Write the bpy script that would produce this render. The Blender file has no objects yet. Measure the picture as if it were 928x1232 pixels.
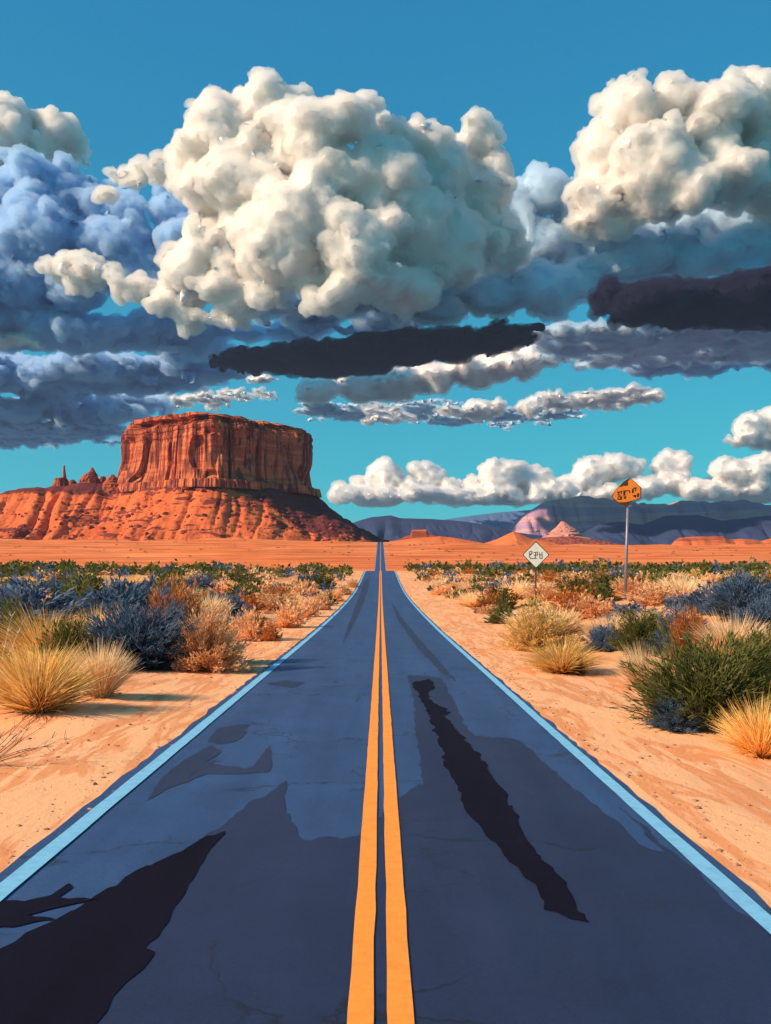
import bpy, bmesh, math, random
import numpy as np
from mathutils import Vector, Matrix

SC = bpy.context.scene
COL = SC.collection
R = math.radians
F = 1183.0                      # focal length in photo pixels
EYE = 2.2
VX, VY = 458.0, 698.0           # where the level road vanishes in the photo
rng = np.random.default_rng(7)
random.seed(7)

# ------------------------------------------------------------------ helpers
def smooth(a, b, x):
    t = np.clip((np.asarray(x, float) - a) / (b - a), 0, 1)
    return t * t * (3 - 2 * t)

def hash3(ix, iy, iz, k):
    h = (ix * 374761393 + iy * 668265263 + iz * 2147483647 + k * 974634721) & 0xFFFFFFFF
    h = ((h ^ (h >> 13)) * 1274126177) & 0xFFFFFFFF
    h = ((h ^ (h >> 16)) * 2246822519) & 0xFFFFFFFF
    h = h ^ (h >> 15)
    return (h & 0xFFFFFF) / float(0x1000000)

def vnoise(x, y, z=None, k=0):
    x = np.asarray(x, float); y = np.asarray(y, float)
    z = np.zeros_like(x + y) if z is None else np.asarray(z, float)
    x, y, z = np.broadcast_arrays(x, y, z)
    ix, iy, iz = (np.floor(v).astype(np.int64) for v in (x, y, z))
    fx, fy, fz = x - ix, y - iy, z - iz
    fx, fy, fz = (f * f * (3 - 2 * f) for f in (fx, fy, fz))
    o = 0
    for dx in (0, 1):
        for dy in (0, 1):
            for dz in (0, 1):
                w = (fx if dx else 1 - fx) * (fy if dy else 1 - fy) * (fz if dz else 1 - fz)
                o = o + w * hash3(ix + dx, iy + dy, iz + dz, k)
    return o * 2 - 1

def fbm(x, y, z=None, k=0, oct=4, gain=0.5):
    s, a, f = 0, 1.0, 1.0
    for i in range(oct):
        s = s + a * vnoise(np.asarray(x) * f, np.asarray(y) * f, None if z is None else np.asarray(z) * f, k + i * 17)
        a *= gain; f *= 2.03
    return s

def worley(p, k=0):
    ip = np.floor(p).astype(np.int64); fp = (p - ip).astype(np.float32)
    best = np.full(len(p), 9.0, np.float32)
    for dx in (-1, 0, 1):
        for dy in (-1, 0, 1):
            for dz in (-1, 0, 1):
                h = ((ip[:, 0] + dx) * 374761393 + (ip[:, 1] + dy) * 668265263 + (ip[:, 2] + dz) * 2147483647 + k * 974634721) & 0xFFFFFFFF
                h = ((h ^ (h >> 13)) * 1274126177) & 0xFFFFFFFF
                h = ((h ^ (h >> 16)) * 2246822519) & 0xFFFFFFFF
                h ^= h >> 15
                qx = (h & 1023) * np.float32(1 / 1024) + dx - fp[:, 0]
                qy = ((h >> 10) & 1023) * np.float32(1 / 1024) + dy - fp[:, 1]
                qz = ((h >> 20) & 1023) * np.float32(1 / 1024) + dz - fp[:, 2]
                best = np.minimum(best, qx * qx + qy * qy + qz * qz)
    return np.sqrt(best)

def mesh_np(name, v, f, tint=None, smooth_shade=False):
    """mesh datablock from arrays; f is (n,3) or (n,4)"""
    v = np.ascontiguousarray(v, np.float32).reshape(-1, 3); f = np.ascontiguousarray(f, np.int32)
    me = bpy.data.meshes.new(name)
    n, m = f.shape
    me.vertices.add(len(v)); me.vertices.foreach_set('co', v.ravel())
    me.loops.add(n * m); me.loops.foreach_set('vertex_index', f.ravel())
    me.polygons.add(n); me.polygons.foreach_set('loop_start', np.arange(0, n * m, m, dtype=np.int32))
    me.update(calc_edges=True)
    if tint is not None:
        a = me.attributes.new('tint', 'FLOAT', 'POINT'); a.data.foreach_set('value', np.ascontiguousarray(tint, np.float32).ravel())
    me.polygons.foreach_set('use_smooth', np.full(n, bool(smooth_shade)))
    me.validate()
    return me

def grid_faces(nr, nc, wrap=False):
    i = np.arange(nr - 1)[:, None]; j = np.arange(nc if wrap else nc - 1)[None, :]
    a = i * nc + j; b = i * nc + (j + 1) % nc
    return np.stack([a, b, b + nc, a + nc], -1).reshape(-1, 4)

def link(name, me, mat=None, parent=None):
    o = bpy.data.objects.new(name, me); COL.objects.link(o)
    if mat is not None:
        if isinstance(mat, (list, tuple)):
            for m in mat: me.materials.append(m)
        else: me.materials.append(mat)
    if parent is not None: o.parent = parent
    return o

def tag(o, label=None, cat=None, group=None, kind=None):
    if label: o['label'] = label
    if cat: o['category'] = cat
    if group: o['group'] = group
    if kind: o['kind'] = kind
    return o

def empty(name, loc):
    o = bpy.data.objects.new(name, None); COL.objects.link(o); o.location = loc
    o.empty_display_size = 0.2
    return o

def bm_obj(name, bm, mat, parent=None, sm=False):
    me = bpy.data.meshes.new(name); bm.to_mesh(me); bm.free()
    if sm: me.polygons.foreach_set('use_smooth', np.full(len(me.polygons), True))
    return link(name, me, mat, parent)

def tube(bm, p0, p1, r0, r1, n=10, caps=True):
    p0, p1 = Vector(p0), Vector(p1); d = (p1 - p0).normalized()
    a = d.orthogonal().normalized(); b = d.cross(a)
    ra = [bm.verts.new(p0 + (a * math.cos(t) + b * math.sin(t)) * r0) for t in [2 * math.pi * i / n for i in range(n)]]
    rb = [bm.verts.new(p1 + (a * math.cos(t) + b * math.sin(t)) * r1) for t in [2 * math.pi * i / n for i in range(n)]]
    for i in range(n): bm.faces.new((ra[i], ra[(i + 1) % n], rb[(i + 1) % n], rb[i]))
    if caps: bm.faces.new(list(reversed(ra))); bm.faces.new(rb)

# ------------------------------------------------------------------ materials
class NT:
    def __init__(s, name):
        s.m = bpy.data.materials.new(name); s.m.use_nodes = True; s.t = s.m.node_tree; s.t.nodes.clear()
        s.out = s.t.nodes.new('ShaderNodeOutputMaterial')
    def n(s, typ, **kw):
        nd = s.t.nodes.new(typ)
        for k, v in kw.items():
            if k.startswith('_'): setattr(nd, k[1:], v)
            else: nd.inputs[k.replace('__', ' ')].default_value = v
        return nd
    def l(s, a, b): s.t.links.new(a, b)
    def coord(s, scale=(1, 1, 1), kind='Object'):
        c = s.n('ShaderNodeTexCoord'); mp = s.n('ShaderNodeMapping'); mp.inputs['Scale'].default_value = scale
        s.l(c.outputs[kind], mp.inputs['Vector']); return mp.outputs['Vector']
    def noise(s, vec, scale, detail=4, rough=0.55, dist=0.0):
        nd = s.n('ShaderNodeTexNoise', Scale=scale, Detail=detail, Roughness=rough, Distortion=dist)
        s.l(vec, nd.inputs['Vector']); return nd.outputs['Fac']
    def ramp(s, fac, stops, interp='LINEAR'):
        r = s.n('ShaderNodeValToRGB'); r.color_ramp.interpolation = interp
        el = r.color_ramp.elements
        while len(el) < len(stops): el.new(0.5)
        for e, (p, c) in zip(el, stops):
            e.position = p; e.color = (c[0], c[1], c[2], 1) if hasattr(c, '__len__') else (c, c, c, 1)
        s.l(fac, r.inputs['Fac']); return r.outputs['Color']
    def mix(s, fac, a, b, mode='MIX'):
        nd = s.n('ShaderNodeMix'); nd.data_type = 'RGBA'; nd.blend_type = mode
        for v, k in ((fac, 0), (a, 6), (b, 7)):
            if hasattr(v, 'links') or hasattr(v, 'is_linked'): s.l(v, nd.inputs[k])
            elif hasattr(v, '__len__'): nd.inputs[k].default_value = (v[0], v[1], v[2], 1)
            else: nd.inputs[k].default_value = v
        return nd.outputs[2]
    def math(s, op, a, b=None):
        nd = s.n('ShaderNodeMath'); nd.operation = op
        for v, k in ((a, 0), (b, 1)):
            if v is None: continue
            if hasattr(v, 'is_linked'): s.l(v, nd.inputs[k])
            else: nd.inputs[k].default_value = v
        return nd.outputs[0]
    def bump(s, h, strength=0.5, dist=0.05, prev=None):
        b = s.n('ShaderNodeBump', Strength=strength, Distance=dist); s.l(h, b.inputs['Height'])
        if prev is not None: s.l(prev, b.inputs['Normal'])
        return b.outputs['Normal']
    def principled(s, color, rough=0.8, spec=0.3, metal=0.0, normal=None):
        p = s.n('ShaderNodeBsdfPrincipled'); p.inputs['Roughness'].default_value = rough
        p.inputs['Specular IOR Level'].default_value = spec; p.inputs['Metallic'].default_value = metal
        if hasattr(color, 'is_linked'): s.l(color, p.inputs['Base Color'])
        else: p.inputs['Base Color'].default_value = (*color, 1)
        if normal is not None: s.l(normal, p.inputs['Normal'])
        s.l(p.outputs[0], s.out.inputs['Surface']); return p

def mat_simple(name, col, col2=None, scale=20, rough=0.7, spec=0.3, metal=0.0, bump=0.0, bd=0.01):
    t = NT(name); v = t.coord()
    nz = t.noise(v, scale, 5)
    c = t.ramp(nz, [(0.35, col), (0.7, col2 or col)])
    nrm = t.bump(nz, bump, bd) if bump else None
    t.principled(c, rough, spec, metal, nrm)
    return t.m

def mat_leaf(name, cols, trans=0.35):
    t = NT(name)
    a = t.n('ShaderNodeAttribute'); a.attribute_name = 'tint'
    oi = t.n('ShaderNodeObjectInfo')
    k = len(cols)
    c = t.ramp(a.outputs['Fac'], [(i / max(1, k - 1), cc) for i, cc in enumerate(cols)])
    hs = t.n('ShaderNodeHueSaturation')
    t.l(c, hs.inputs['Color'])
    v = t.math('ADD', t.math('MULTIPLY', oi.outputs['Random'], 0.36), 0.82)
    t.l(v, hs.inputs['Value'])
    d = t.n('ShaderNodeBsdfDiffuse'); tr = t.n('ShaderNodeBsdfTranslucent')
    t.l(hs.outputs[0], d.inputs['Color']); t.l(hs.outputs[0], tr.inputs['Color'])
    mx = t.n('ShaderNodeMixShader'); mx.inputs[0].default_value = trans
    t.l(d.outputs[0], mx.inputs[1]); t.l(tr.outputs[0], mx.inputs[2]); t.l(mx.outputs[0], t.out.inputs['Surface'])
    return t.m

def mat_ground():
    t = NT('desert_soil')
    c = t.n('ShaderNodeTexCoord'); P = c.outputs['Object']
    sx = t.n('ShaderNodeSeparateXYZ'); t.l(P, sx.inputs[0])
    def mp(s):
        m = t.n('ShaderNodeMapping'); m.inputs['Scale'].default_value = s; t.l(P, m.inputs['Vector']); return m.outputs['Vector']
    # pale blown sand with streaks of redder sand drawn out along the road
    st = t.noise(mp((1.5, 0.22, 1)), 1.1, 5, 0.6, 0.8)
    sand = t.ramp(st, [(0.47, (0.90, 0.455, 0.225)), (0.52, (0.78, 0.295, 0.120)), (0.565, (0.80, 0.31, 0.128)), (0.60, (0.91, 0.475, 0.24)), (0.72, (0.81, 0.325, 0.138))])
    fine = t.noise(mp((1, 1, 1)), 55, 4, 0.7)
    sand = t.mix(0.06, sand, t.ramp(fine, [(0.3, (0.45, 0.22, 0.10)), (0.7, (1, 0.75, 0.5))]), 'OVERLAY')
    # red soil away from the verge and on the far plain
    br = t.noise(mp((1, 1, 1)), 0.35, 5, 0.6, 0.4)
    soil = t.ramp(br, [(0.36, (0.62, 0.22, 0.075)), (0.52, (0.80, 0.36, 0.15)), (0.66, (0.88, 0.48, 0.24))])
    far_n = t.noise(mp((0.012, 0.022, 1)), 1.0, 6, 0.6, 0.3)
    plain = t.ramp(far_n, [(0.36, (0.56, 0.115, 0.032)), (0.5, (0.74, 0.185, 0.055)), (0.62, (0.84, 0.27, 0.10))])
    ab = t.math('ABSOLUTE', sx.outputs[0])
    jit = t.math('MULTIPLY', t.math('SUBTRACT', t.noise(mp((1, 1, 1)), 0.5, 4), 0.5), 4.0)
    off = t.n('ShaderNodeMapRange'); off.inputs['From Min'].default_value = 4.5; off.inputs['From Max'].default_value = 9.0
    t.l(t.math('ADD', ab, jit), off.inputs['Value'])
    near = t.mix(off.outputs[0], sand, soil)
    fy = t.n('ShaderNodeMapRange'); fy.inputs['From Min'].default_value = 190; fy.inputs['From Max'].default_value = 420
    t.l(sx.outputs[1], fy.inputs['Value'])
    col = t.mix(fy.outputs[0], near, plain)
    # past the rim the unseen plain is darkened to cut warm bounce on clouds
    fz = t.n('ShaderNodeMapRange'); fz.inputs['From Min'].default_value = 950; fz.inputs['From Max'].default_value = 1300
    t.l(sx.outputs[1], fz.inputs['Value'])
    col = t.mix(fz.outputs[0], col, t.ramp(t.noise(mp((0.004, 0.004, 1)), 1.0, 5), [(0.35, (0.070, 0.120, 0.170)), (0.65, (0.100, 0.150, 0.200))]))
    big = t.noise(mp((1, 0.5, 1)), 1.6, 6, 0.65)
    n1 = t.bump(big, 0.38, 0.10); n2 = t.bump(fine, 0.22, 0.010, n1)
    t.principled(col, 0.95, 0.1, 0, n2)
    return t.m

def mat_asphalt(name, a, b, scale=3.0, spec=0.35, rough=0.62):
    t = NT(name); P = t.coord()
    m = t.coord((1.4, 0.10, 1))
    w = t.noise(m, 1.2, 5, 0.6, 0.4)
    c = t.ramp(w, [(0.35, a), (0.66, b)])
    g = t.noise(P, 160, 3, 0.8)
    c = t.mix(0.55, c, t.ramp(g, [(0.34, (0.25, 0.25, 0.27)), (0.66, (0.78, 0.78, 0.80))]), 'OVERLAY')
    c = t.mix(0.30, c, t.ramp(t.noise(P, 38, 4, 0.75), [(0.34, (0.2, 0.2, 0.22)), (0.66, (0.82, 0.82, 0.84))]), 'OVERLAY')
    bl = t.noise(P, 0.9, 5, 0.6)
    c = t.mix(0.25, c, t.ramp(bl, [(0.35, (0.3, 0.3, 0.3)), (0.65, (0.7, 0.7, 0.7))]), 'OVERLAY')
    wv = t.n('ShaderNodeTexVoronoi'); wv.feature = 'DISTANCE_TO_EDGE'; wv.inputs['Scale'].default_value = 0.55
    wm = t.n('ShaderNodeVectorMath'); wm.operation = 'ADD'
    wn = t.n('ShaderNodeTexNoise', Scale=2.2, Detail=5); t.l(P, wn.inputs['Vector']); t.l(P, wm.inputs[0]); t.l(wn.outputs['Color'], wm.inputs[1]); t.l(wm.outputs[0], wv.inputs['Vector'])
    ck = t.math('MULTIPLY', t.ramp(wv.outputs['Distance'], [(0.0, 1.0), (0.016, 0.0)]), t.ramp(t.noise(P, 0.35, 3), [(0.44, 0.0), (0.56, 0.9)]))
    c = t.mix(ck, c, (0.010, 0.011, 0.018))
    n = t.bump(g, 0.45, 0.006)
    p = t.principled(c, rough, spec, 0, n)
    return t.m

def mat_paint(name, a, b):
    t = NT(name); P = t.coord()
    w = t.noise(P, 9, 6, 0.7); g = t.noise(P, 130, 3, 0.8)
    c = t.ramp(w, [(0.3, b), (0.55, a)])
    wear = t.ramp(t.noise(P, 40, 5, 0.75), [(0.27, 1.0), (0.34, 0.0)])
    c = t.mix(wear, c, (0.05, 0.06, 0.10))
    t.principled(c, 0.7, 0.25, 0, t.bump(g, 0.35, 0.005)); return t.m

def mat_rock(name, stops, band=0.02, streak=True, bump=0.6, bd=3.0, vary=0.01, streak_col=(0.12, 0.026, 0.028), ledges=None, cliff_shade=None):
    t = NT(name); c = t.n('ShaderNodeTexCoord'); P = c.outputs['Object']
    def mp(s):
        m = t.n('ShaderNodeMapping'); m.inputs['Scale'].default_value = s; t.l(P, m.inputs['Vector']); return m.outputs['Vector']
    lay = t.noise(mp((vary * 0.15, vary * 0.15, band)), 1.0, 6, 0.65, 0.3)
    col = t.ramp(lay, stops)
    if streak:
        s = t.noise(mp((0.07, 0.07, 0.006)), 1.0, 5, 0.6, 0.3)
        f = t.ramp(s, [(0.47, 0.0), (0.56, 0.85)])
        col = t.mix(f, col, streak_col)
    v = t.noise(mp((vary, vary, vary)), 1.0, 7, 0.65)
    col = t.mix(0.35, col, t.ramp(v, [(0.35, (0.28, 0.28, 0.28)), (0.65, (0.72, 0.72, 0.72))]), 'OVERLAY')
    if ledges:      # dark rock beds that crop out of the soil
        lg = t.noise(mp((0.010, 0.012, 0.045)), 1.0, 7, 0.62, 0.6)
        col = t.mix(t.ramp(lg, [(0.548, 0.0), (0.572, 0.9)]), col, ledges)
    if cliff_shade:       # mesa's shade put into the colour under the cliffs, deeper towards the road side
        col_, z0, xa, xb, drop = cliff_shade
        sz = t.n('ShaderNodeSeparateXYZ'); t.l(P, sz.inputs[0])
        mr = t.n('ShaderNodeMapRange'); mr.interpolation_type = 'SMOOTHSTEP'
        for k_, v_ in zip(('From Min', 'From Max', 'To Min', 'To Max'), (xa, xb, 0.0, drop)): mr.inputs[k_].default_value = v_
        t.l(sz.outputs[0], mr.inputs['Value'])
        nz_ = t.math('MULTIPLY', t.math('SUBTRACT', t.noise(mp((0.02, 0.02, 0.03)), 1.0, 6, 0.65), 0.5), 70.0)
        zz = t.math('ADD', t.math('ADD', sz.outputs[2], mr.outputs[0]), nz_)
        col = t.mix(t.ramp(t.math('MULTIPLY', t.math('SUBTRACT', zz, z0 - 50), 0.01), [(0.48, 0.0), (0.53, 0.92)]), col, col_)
    h = t.noise(mp((0.09, 0.09, 0.05)), 1.0, 7, 0.7)
    t.principled(col, 0.95, 0.1, 0, t.bump(h, bump, bd)); return t.m

# ------------------------------------------------------------------ camera, sky, sun
cam = bpy.data.cameras.new('camera'); camo = bpy.data.objects.new('camera', cam); COL.objects.link(camo)
camo.location = (0, 0, EYE); camo.rotation_euler = (R(90), 0, 0)
cam.sensor_fit = 'VERTICAL'; cam.sensor_height = 36; cam.lens = 36 * F / 1232
cam.shift_x = 6 / 1232; cam.shift_y = 82 / 1232
cam.clip_start = 0.1; cam.clip_end = 120000
SC.camera = camo

SUN_EL = R(31); SUN_AZ = math.atan2(-0.925, -0.375)     # from the left, a little behind the camera
SD = Vector((math.sin(SUN_AZ) * math.cos(SUN_EL), math.cos(SUN_AZ) * math.cos(SUN_EL), math.sin(SUN_EL)))
sl = bpy.data.lights.new('sun', 'SUN'); sl.energy = 5.0; sl.angle = R(0.5); sl.color = (1.0, 0.775, 0.57)
so = bpy.data.objects.new('sun', sl); COL.objects.link(so); so.location = (-50, -20, 60)
so.rotation_euler = (-SD).to_track_quat('-Z', 'Y').to_euler()

W = bpy.data.worlds.new('World'); SC.world = W; W.use_nodes = True
nt = W.node_tree; nt.nodes.clear()
wo = nt.nodes.new('ShaderNodeOutputWorld'); bg = nt.nodes.new('ShaderNodeBackground')
sky = nt.nodes.new('ShaderNodeTexSky'); sky.sky_type = 'NISHITA'; sky.sun_disc = False
sky.sun_elevation = SUN_EL; sky.sun_rotation = SUN_AZ; sky.altitude = 1600
sky.air_density = 1.0; sky.dust_density = 0.8; sky.ozone_density = 1.0
# the photograph's sky runs from deep blue overhead to turquoise low down: one gentle curve per channel
sp = nt.nodes.new('ShaderNodeSeparateColor'); cb = nt.nodes.new('ShaderNodeCombineColor'); nt.links.new(sky.outputs[0], sp.inputs[0])
for ch, (gam, gain) in enumerate(((0.70, 0.140), (0.62, 1.00), (0.34, 1.80))):
    pw_ = nt.nodes.new('ShaderNodeMath'); pw_.operation = 'POWER'; pw_.inputs[1].default_value = gam
    ml_ = nt.nodes.new('ShaderNodeMath'); ml_.operation = 'MULTIPLY'; ml_.inputs[1].default_value = gain
    nt.links.new(sp.outputs[ch], pw_.inputs[0]); nt.links.new(pw_.outputs[0], ml_.inputs[0]); nt.links.new(ml_.outputs[0], cb.inputs[ch])
nt.links.new(cb.outputs[0], bg.inputs['Color'])
bg.inputs['Strength'].default_value = 0.14
nt.links.new(bg.outputs[0], wo.inputs['Surface'])
SC.view_settings.view_transform = 'Standard'; SC.view_settings.look = 'None'
SC.view_settings.exposure = 0.40; SC.view_settings.gamma = 1.0; SC.view_settings.use_curve_mapping = False
SC.cycles.max_bounces = 8; SC.cycles.diffuse_bounces = 4; SC.cycles.transparent_max_bounces = 8
SC.cycles.use_denoising = True

# ------------------------------------------------------------------ the lie of the land
_py = np.array([-200, 0, 40, 62, 85, 105, 125, 150, 165, 175, 182, 190, 215, 260, 310, 360, 410, 457, 530, 600, 700, 800, 850, 880, 940, 1100, 1500, 40000.])
_pz = np.array([0, 0, .05, .22, .55, 1.0, 1.75, 2.85, 3.5, 3.85, 3.98, 3.9, 2.9, .8, 0, 1, 3.6, 6.9, 12, 17, 24.2, 31.5, 35.2, 36, 35, 33, 33, 33.])
_gy = np.arange(-200, 1600, 1.0); _gz = np.interp(_gy, _py, _pz)
_k5 = np.exp(-0.5 * (np.arange(-24, 25) / 5.0) ** 2); _k5 /= _k5.sum()
_gz = np.convolve(np.pad(_gz, 24, mode='edge'), _k5, 'valid')
def prof(y): return np.interp(y, _gy, _gz)

def ground(x, y):
    x = np.asarray(x, float); y = np.asarray(y, float)
    p = prof(y); ax = np.abs(x)
    fade = 1 - smooth(75, 150, y)
    bank = smooth(5.3, 14, ax) * np.where(x > 0, 1.15, 0.55) * fade * smooth(6, 40, y)
    near = (0.10 * fbm(x * 0.25, y * 0.25, k=3) + 0.03 * fbm(x * 1.1, y * 1.1, k=4)) * smooth(3.2, 5.5, ax)
    mid = 0.35 * fbm(x * 0.05, y * 0.05, k=8, oct=3) * smooth(12, 40, ax) * (1 - smooth(140, 200, y))
    far = (2.6 * fbm(x * 0.008, y * 0.011, k=11) + 0.8 * fbm(x * 0.04, y * 0.05, k=12)) * smooth(250, 700, y) * smooth(8, 60, ax)
    side = -3.0 * smooth(60, 320, x) * smooth(500, 860, y)
    z = p + bank + near + mid + far + side - 0.012
    return np.where(ax < 2.5, p - 0.25, z)

def at(px, py):
    """where the ray through a photo pixel meets the ground"""
    ys = np.concatenate([np.arange(3, 60, 0.02), np.arange(60, 200, 0.1)])
    xs = (px - VX) / F * ys; zs = EYE - (py - VY) / F * ys
    hit = np.nonzero(ground(xs, ys) >= zs)[0]
    i = hit[0] if len(hit) else len(ys) - 1
    return float(xs[i]), float(ys[i])

rows = list(np.arange(-30, 12, 0.5))
while rows[-1] < 1000: rows.append(rows[-1] + max(0.30, 0.011 * rows[-1]))
while rows[-1] < 30000: rows.append(rows[-1] * 1.05)
rows = np.array(rows)
cen = np.array([0, 1.2, 2.3, 2.56, 2.62, 2.75, 2.9, 3.1, 3.4, 3.8, 4.3, 4.9, 5.6, 6.4])
t = np.linspace(0, 1, 150)[1:]
Wy = 25 + 1.05 * np.maximum(rows, 0)
out = 6.4 + (t ** 1.7)[None, :] * Wy[:, None]
X = np.concatenate([-out[:, ::-1], np.broadcast_to(-cen[:0:-1], (len(rows), len(cen) - 1)), np.broadcast_to(cen, (len(rows), len(cen))), out], 1)
Y = np.broadcast_to(rows[:, None], X.shape)
# sand runs under the road: inside the paved width it lies a little lower
Z = ground(X, Y)
me = mesh_np('ground', np.stack([X, Y, Z], -1), grid_faces(*X.shape), smooth_shade=True)
tag(link('ground', me, mat_ground()), kind='structure')

# ------------------------------------------------------------------ road with its markings and stains
LE, RE = -2.86, 2.62
ry = rows[(rows >= -30) & (rows < 960)]
def strip(name, x0, x1, dz, mat, parent=None, thick=0.0, wob=0.0, y0=-30, y1=950):
    yy = ry[(ry >= y0) & (ry <= y1)]
    xs = np.linspace(x0, x1, 9 if x1 - x0 > 1 else 3)
    XX = np.broadcast_to(xs, (len(yy), len(xs))).copy(); YY = np.broadcast_to(yy[:, None], XX.shape)
    if wob:
        XX[:, 0] += wob * fbm(yy * 2.3, yy * 0 + x0, k=31, gain=.7); XX[:, -1] += wob * fbm(yy * 2.3, yy * 0 + x1, k=32, gain=.7)
    crown = 0.0
    ZZ = prof(YY) + dz + crown
    v = np.stack([XX, YY, ZZ], -1); nr, nc = XX.shape; f = grid_faces(nr, nc)
    if thick:
        v2 = v[:, [0, -1]].copy(); v2[..., 2] -= thick
        v = np.concatenate([v.reshape(-1, 3), v2.reshape(-1, 3)])
        b = nr * nc; i = np.arange(nr - 1)
        l = np.stack([i * nc, b + i * 2, b + (i + 1) * 2, (i + 1) * nc], -1)
        r_ = np.stack([i * nc + nc - 1, (i + 1) * nc + nc - 1, b + (i + 1) * 2 + 1, b + i * 2 + 1], -1)
        f = np.concatenate([f, l, r_])
    return link(name, mesh_np(name, v, f, smooth_shade=False), mat, parent)

M_ROAD = mat_asphalt('asphalt', (0.024, 0.058, 0.140), (0.033, 0.078, 0.180))
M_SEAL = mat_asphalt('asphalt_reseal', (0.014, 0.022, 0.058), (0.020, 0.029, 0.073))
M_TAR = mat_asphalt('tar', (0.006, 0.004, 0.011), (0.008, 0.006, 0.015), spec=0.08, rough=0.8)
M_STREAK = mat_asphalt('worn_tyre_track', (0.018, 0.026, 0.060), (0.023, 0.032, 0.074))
road = strip('road', LE, RE, 0.0, M_ROAD, thick=0.3, wob=0.028); tag(road, kind='structure')
M_WHITE = mat_paint('edge_paint', (0.22, 0.53, 0.74), (0.17, 0.42, 0.60))
M_YEL = mat_paint('yellow_paint', (1.0, 0.33, 0.045), (0.92, 0.27, 0.035))
for x0, x1, m, nm in ((-2.74, -2.58, M_WHITE, 'edge_line'), (2.40, 2.54, M_WHITE, 'edge_line'),
                      (-0.165, -0.035, M_YEL, 'centre_line'), (0.035, 0.165, M_YEL, 'centre_line')):
    strip(nm, x0, x1, 0.012, m, road, wob=0.004)

def flat_poly(name, px, dz, mat, rough=0.03, k=0):
    """a mark lying on the road; its outline is laid out on the pavement in metres"""
    pts = []
    for (a, b) in px:
        Yy = 3.0
        ys = np.arange(2.5, 200, 0.02); zs = EYE - (b - VY) / F * ys
        hit = np.nonzero(prof(ys) >= zs)[0]; Yy = float(ys[hit[0]]) if len(hit) else 200.0
        pts.append(((a - VX) / F * Yy, Yy))
    P = np.array(pts)
    for _ in range(1):          # soften the corners
        Q = np.roll(P, -1, 0); P = np.stack([0.92 * P + 0.08 * Q, 0.08 * P + 0.92 * Q], 1).reshape(-1, 2)
    dense = []
    for a, b in zip(P, np.roll(P, -1, 0)):
        n = max(1, int(np.linalg.norm((b - a) / np.array([1, 3.0])) / 0.05))
        for i in range(n): dense.append(a + (b - a) * i / n)
    D = np.array(dense)
    D[:, 0] += 1.5 * rough * fbm(D[:, 0] * 7, D[:, 1] * 3.0, k=k + 41, gain=.7); D[:, 1] += 4 * rough * fbm(D[:, 0] * 7, D[:, 1] * 3.0, k=k + 43, gain=.7)
    D[:, 0] = np.clip(D[:, 0], LE + 0.05, RE - 0.05)
    bm = bmesh.new(); vs = [bm.verts.new((x, y, 0)) for x, y in D]
    e = [bm.edges.new((vs[i], vs[(i + 1) % len(vs)])) for i in range(len(vs))]
    bmesh.ops.triangle_fill(bm, use_beauty=True, edges=e)
    y0, y1 = D[:, 1].min(), D[:, 1].max()
    if y1 > 30:
        for yc in np.arange(max(30, y0 + 1), y1, 2.5):
            bmesh.ops.bisect_plane(bm, geom=bm.verts[:] + bm.edges[:] + bm.faces[:], plane_co=(0, yc, 0), plane_no=(0, 1, 0))
    for v in bm.verts: v.co.z = float(prof(v.co.y)) + dz
    bmesh.ops.recalc_face_normals(bm, faces=bm.faces[:])
    for f_ in bm.faces:
        if f_.normal.z < 0: f_.normal_flip()
    return bm_obj(name, bm, mat, road)

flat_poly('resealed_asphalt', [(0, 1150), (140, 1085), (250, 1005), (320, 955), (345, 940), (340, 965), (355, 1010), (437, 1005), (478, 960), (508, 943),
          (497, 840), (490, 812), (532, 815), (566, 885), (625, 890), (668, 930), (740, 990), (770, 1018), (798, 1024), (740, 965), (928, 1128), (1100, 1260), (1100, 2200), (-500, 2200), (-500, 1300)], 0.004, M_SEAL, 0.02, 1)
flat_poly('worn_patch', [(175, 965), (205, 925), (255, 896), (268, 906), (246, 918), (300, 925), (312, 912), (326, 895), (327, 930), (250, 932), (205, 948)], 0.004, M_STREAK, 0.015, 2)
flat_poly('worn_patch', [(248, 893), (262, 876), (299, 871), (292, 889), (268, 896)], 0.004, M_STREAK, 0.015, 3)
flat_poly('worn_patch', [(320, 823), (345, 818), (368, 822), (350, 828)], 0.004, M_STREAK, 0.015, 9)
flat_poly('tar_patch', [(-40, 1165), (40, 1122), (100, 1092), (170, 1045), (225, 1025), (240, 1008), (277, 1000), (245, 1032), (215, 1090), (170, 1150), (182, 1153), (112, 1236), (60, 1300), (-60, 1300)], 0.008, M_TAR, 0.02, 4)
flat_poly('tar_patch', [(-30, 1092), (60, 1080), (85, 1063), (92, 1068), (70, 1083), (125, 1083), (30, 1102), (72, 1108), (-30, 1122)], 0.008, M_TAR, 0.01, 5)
flat_poly('tar_patch', [(495, 821), (518, 817), (526, 828), (512, 835), (522, 845), (545, 858), (535, 862), (575, 905), (610, 960), (635, 1017), (665, 1050), (677, 1066), (718, 1119),
          (690, 1110), (655, 1096), (645, 1075), (633, 1055), (603, 1026), (575, 992), (555, 962), (540, 930), (527, 890), (512, 850)], 0.008, M_TAR, 0.025, 6)
flat_poly('worn_track', [(446, 692), (441, 715), (431, 740), (412, 776), (418, 755), (430, 722), (438, 700)], 0.004, M_STREAK, 0.02, 7)
flat_poly('worn_track', [(470, 722), (485, 745), (510, 775), (550, 821), (532, 810), (505, 782), (480, 748)], 0.004, M_STREAK, 0.02, 8)

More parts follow.
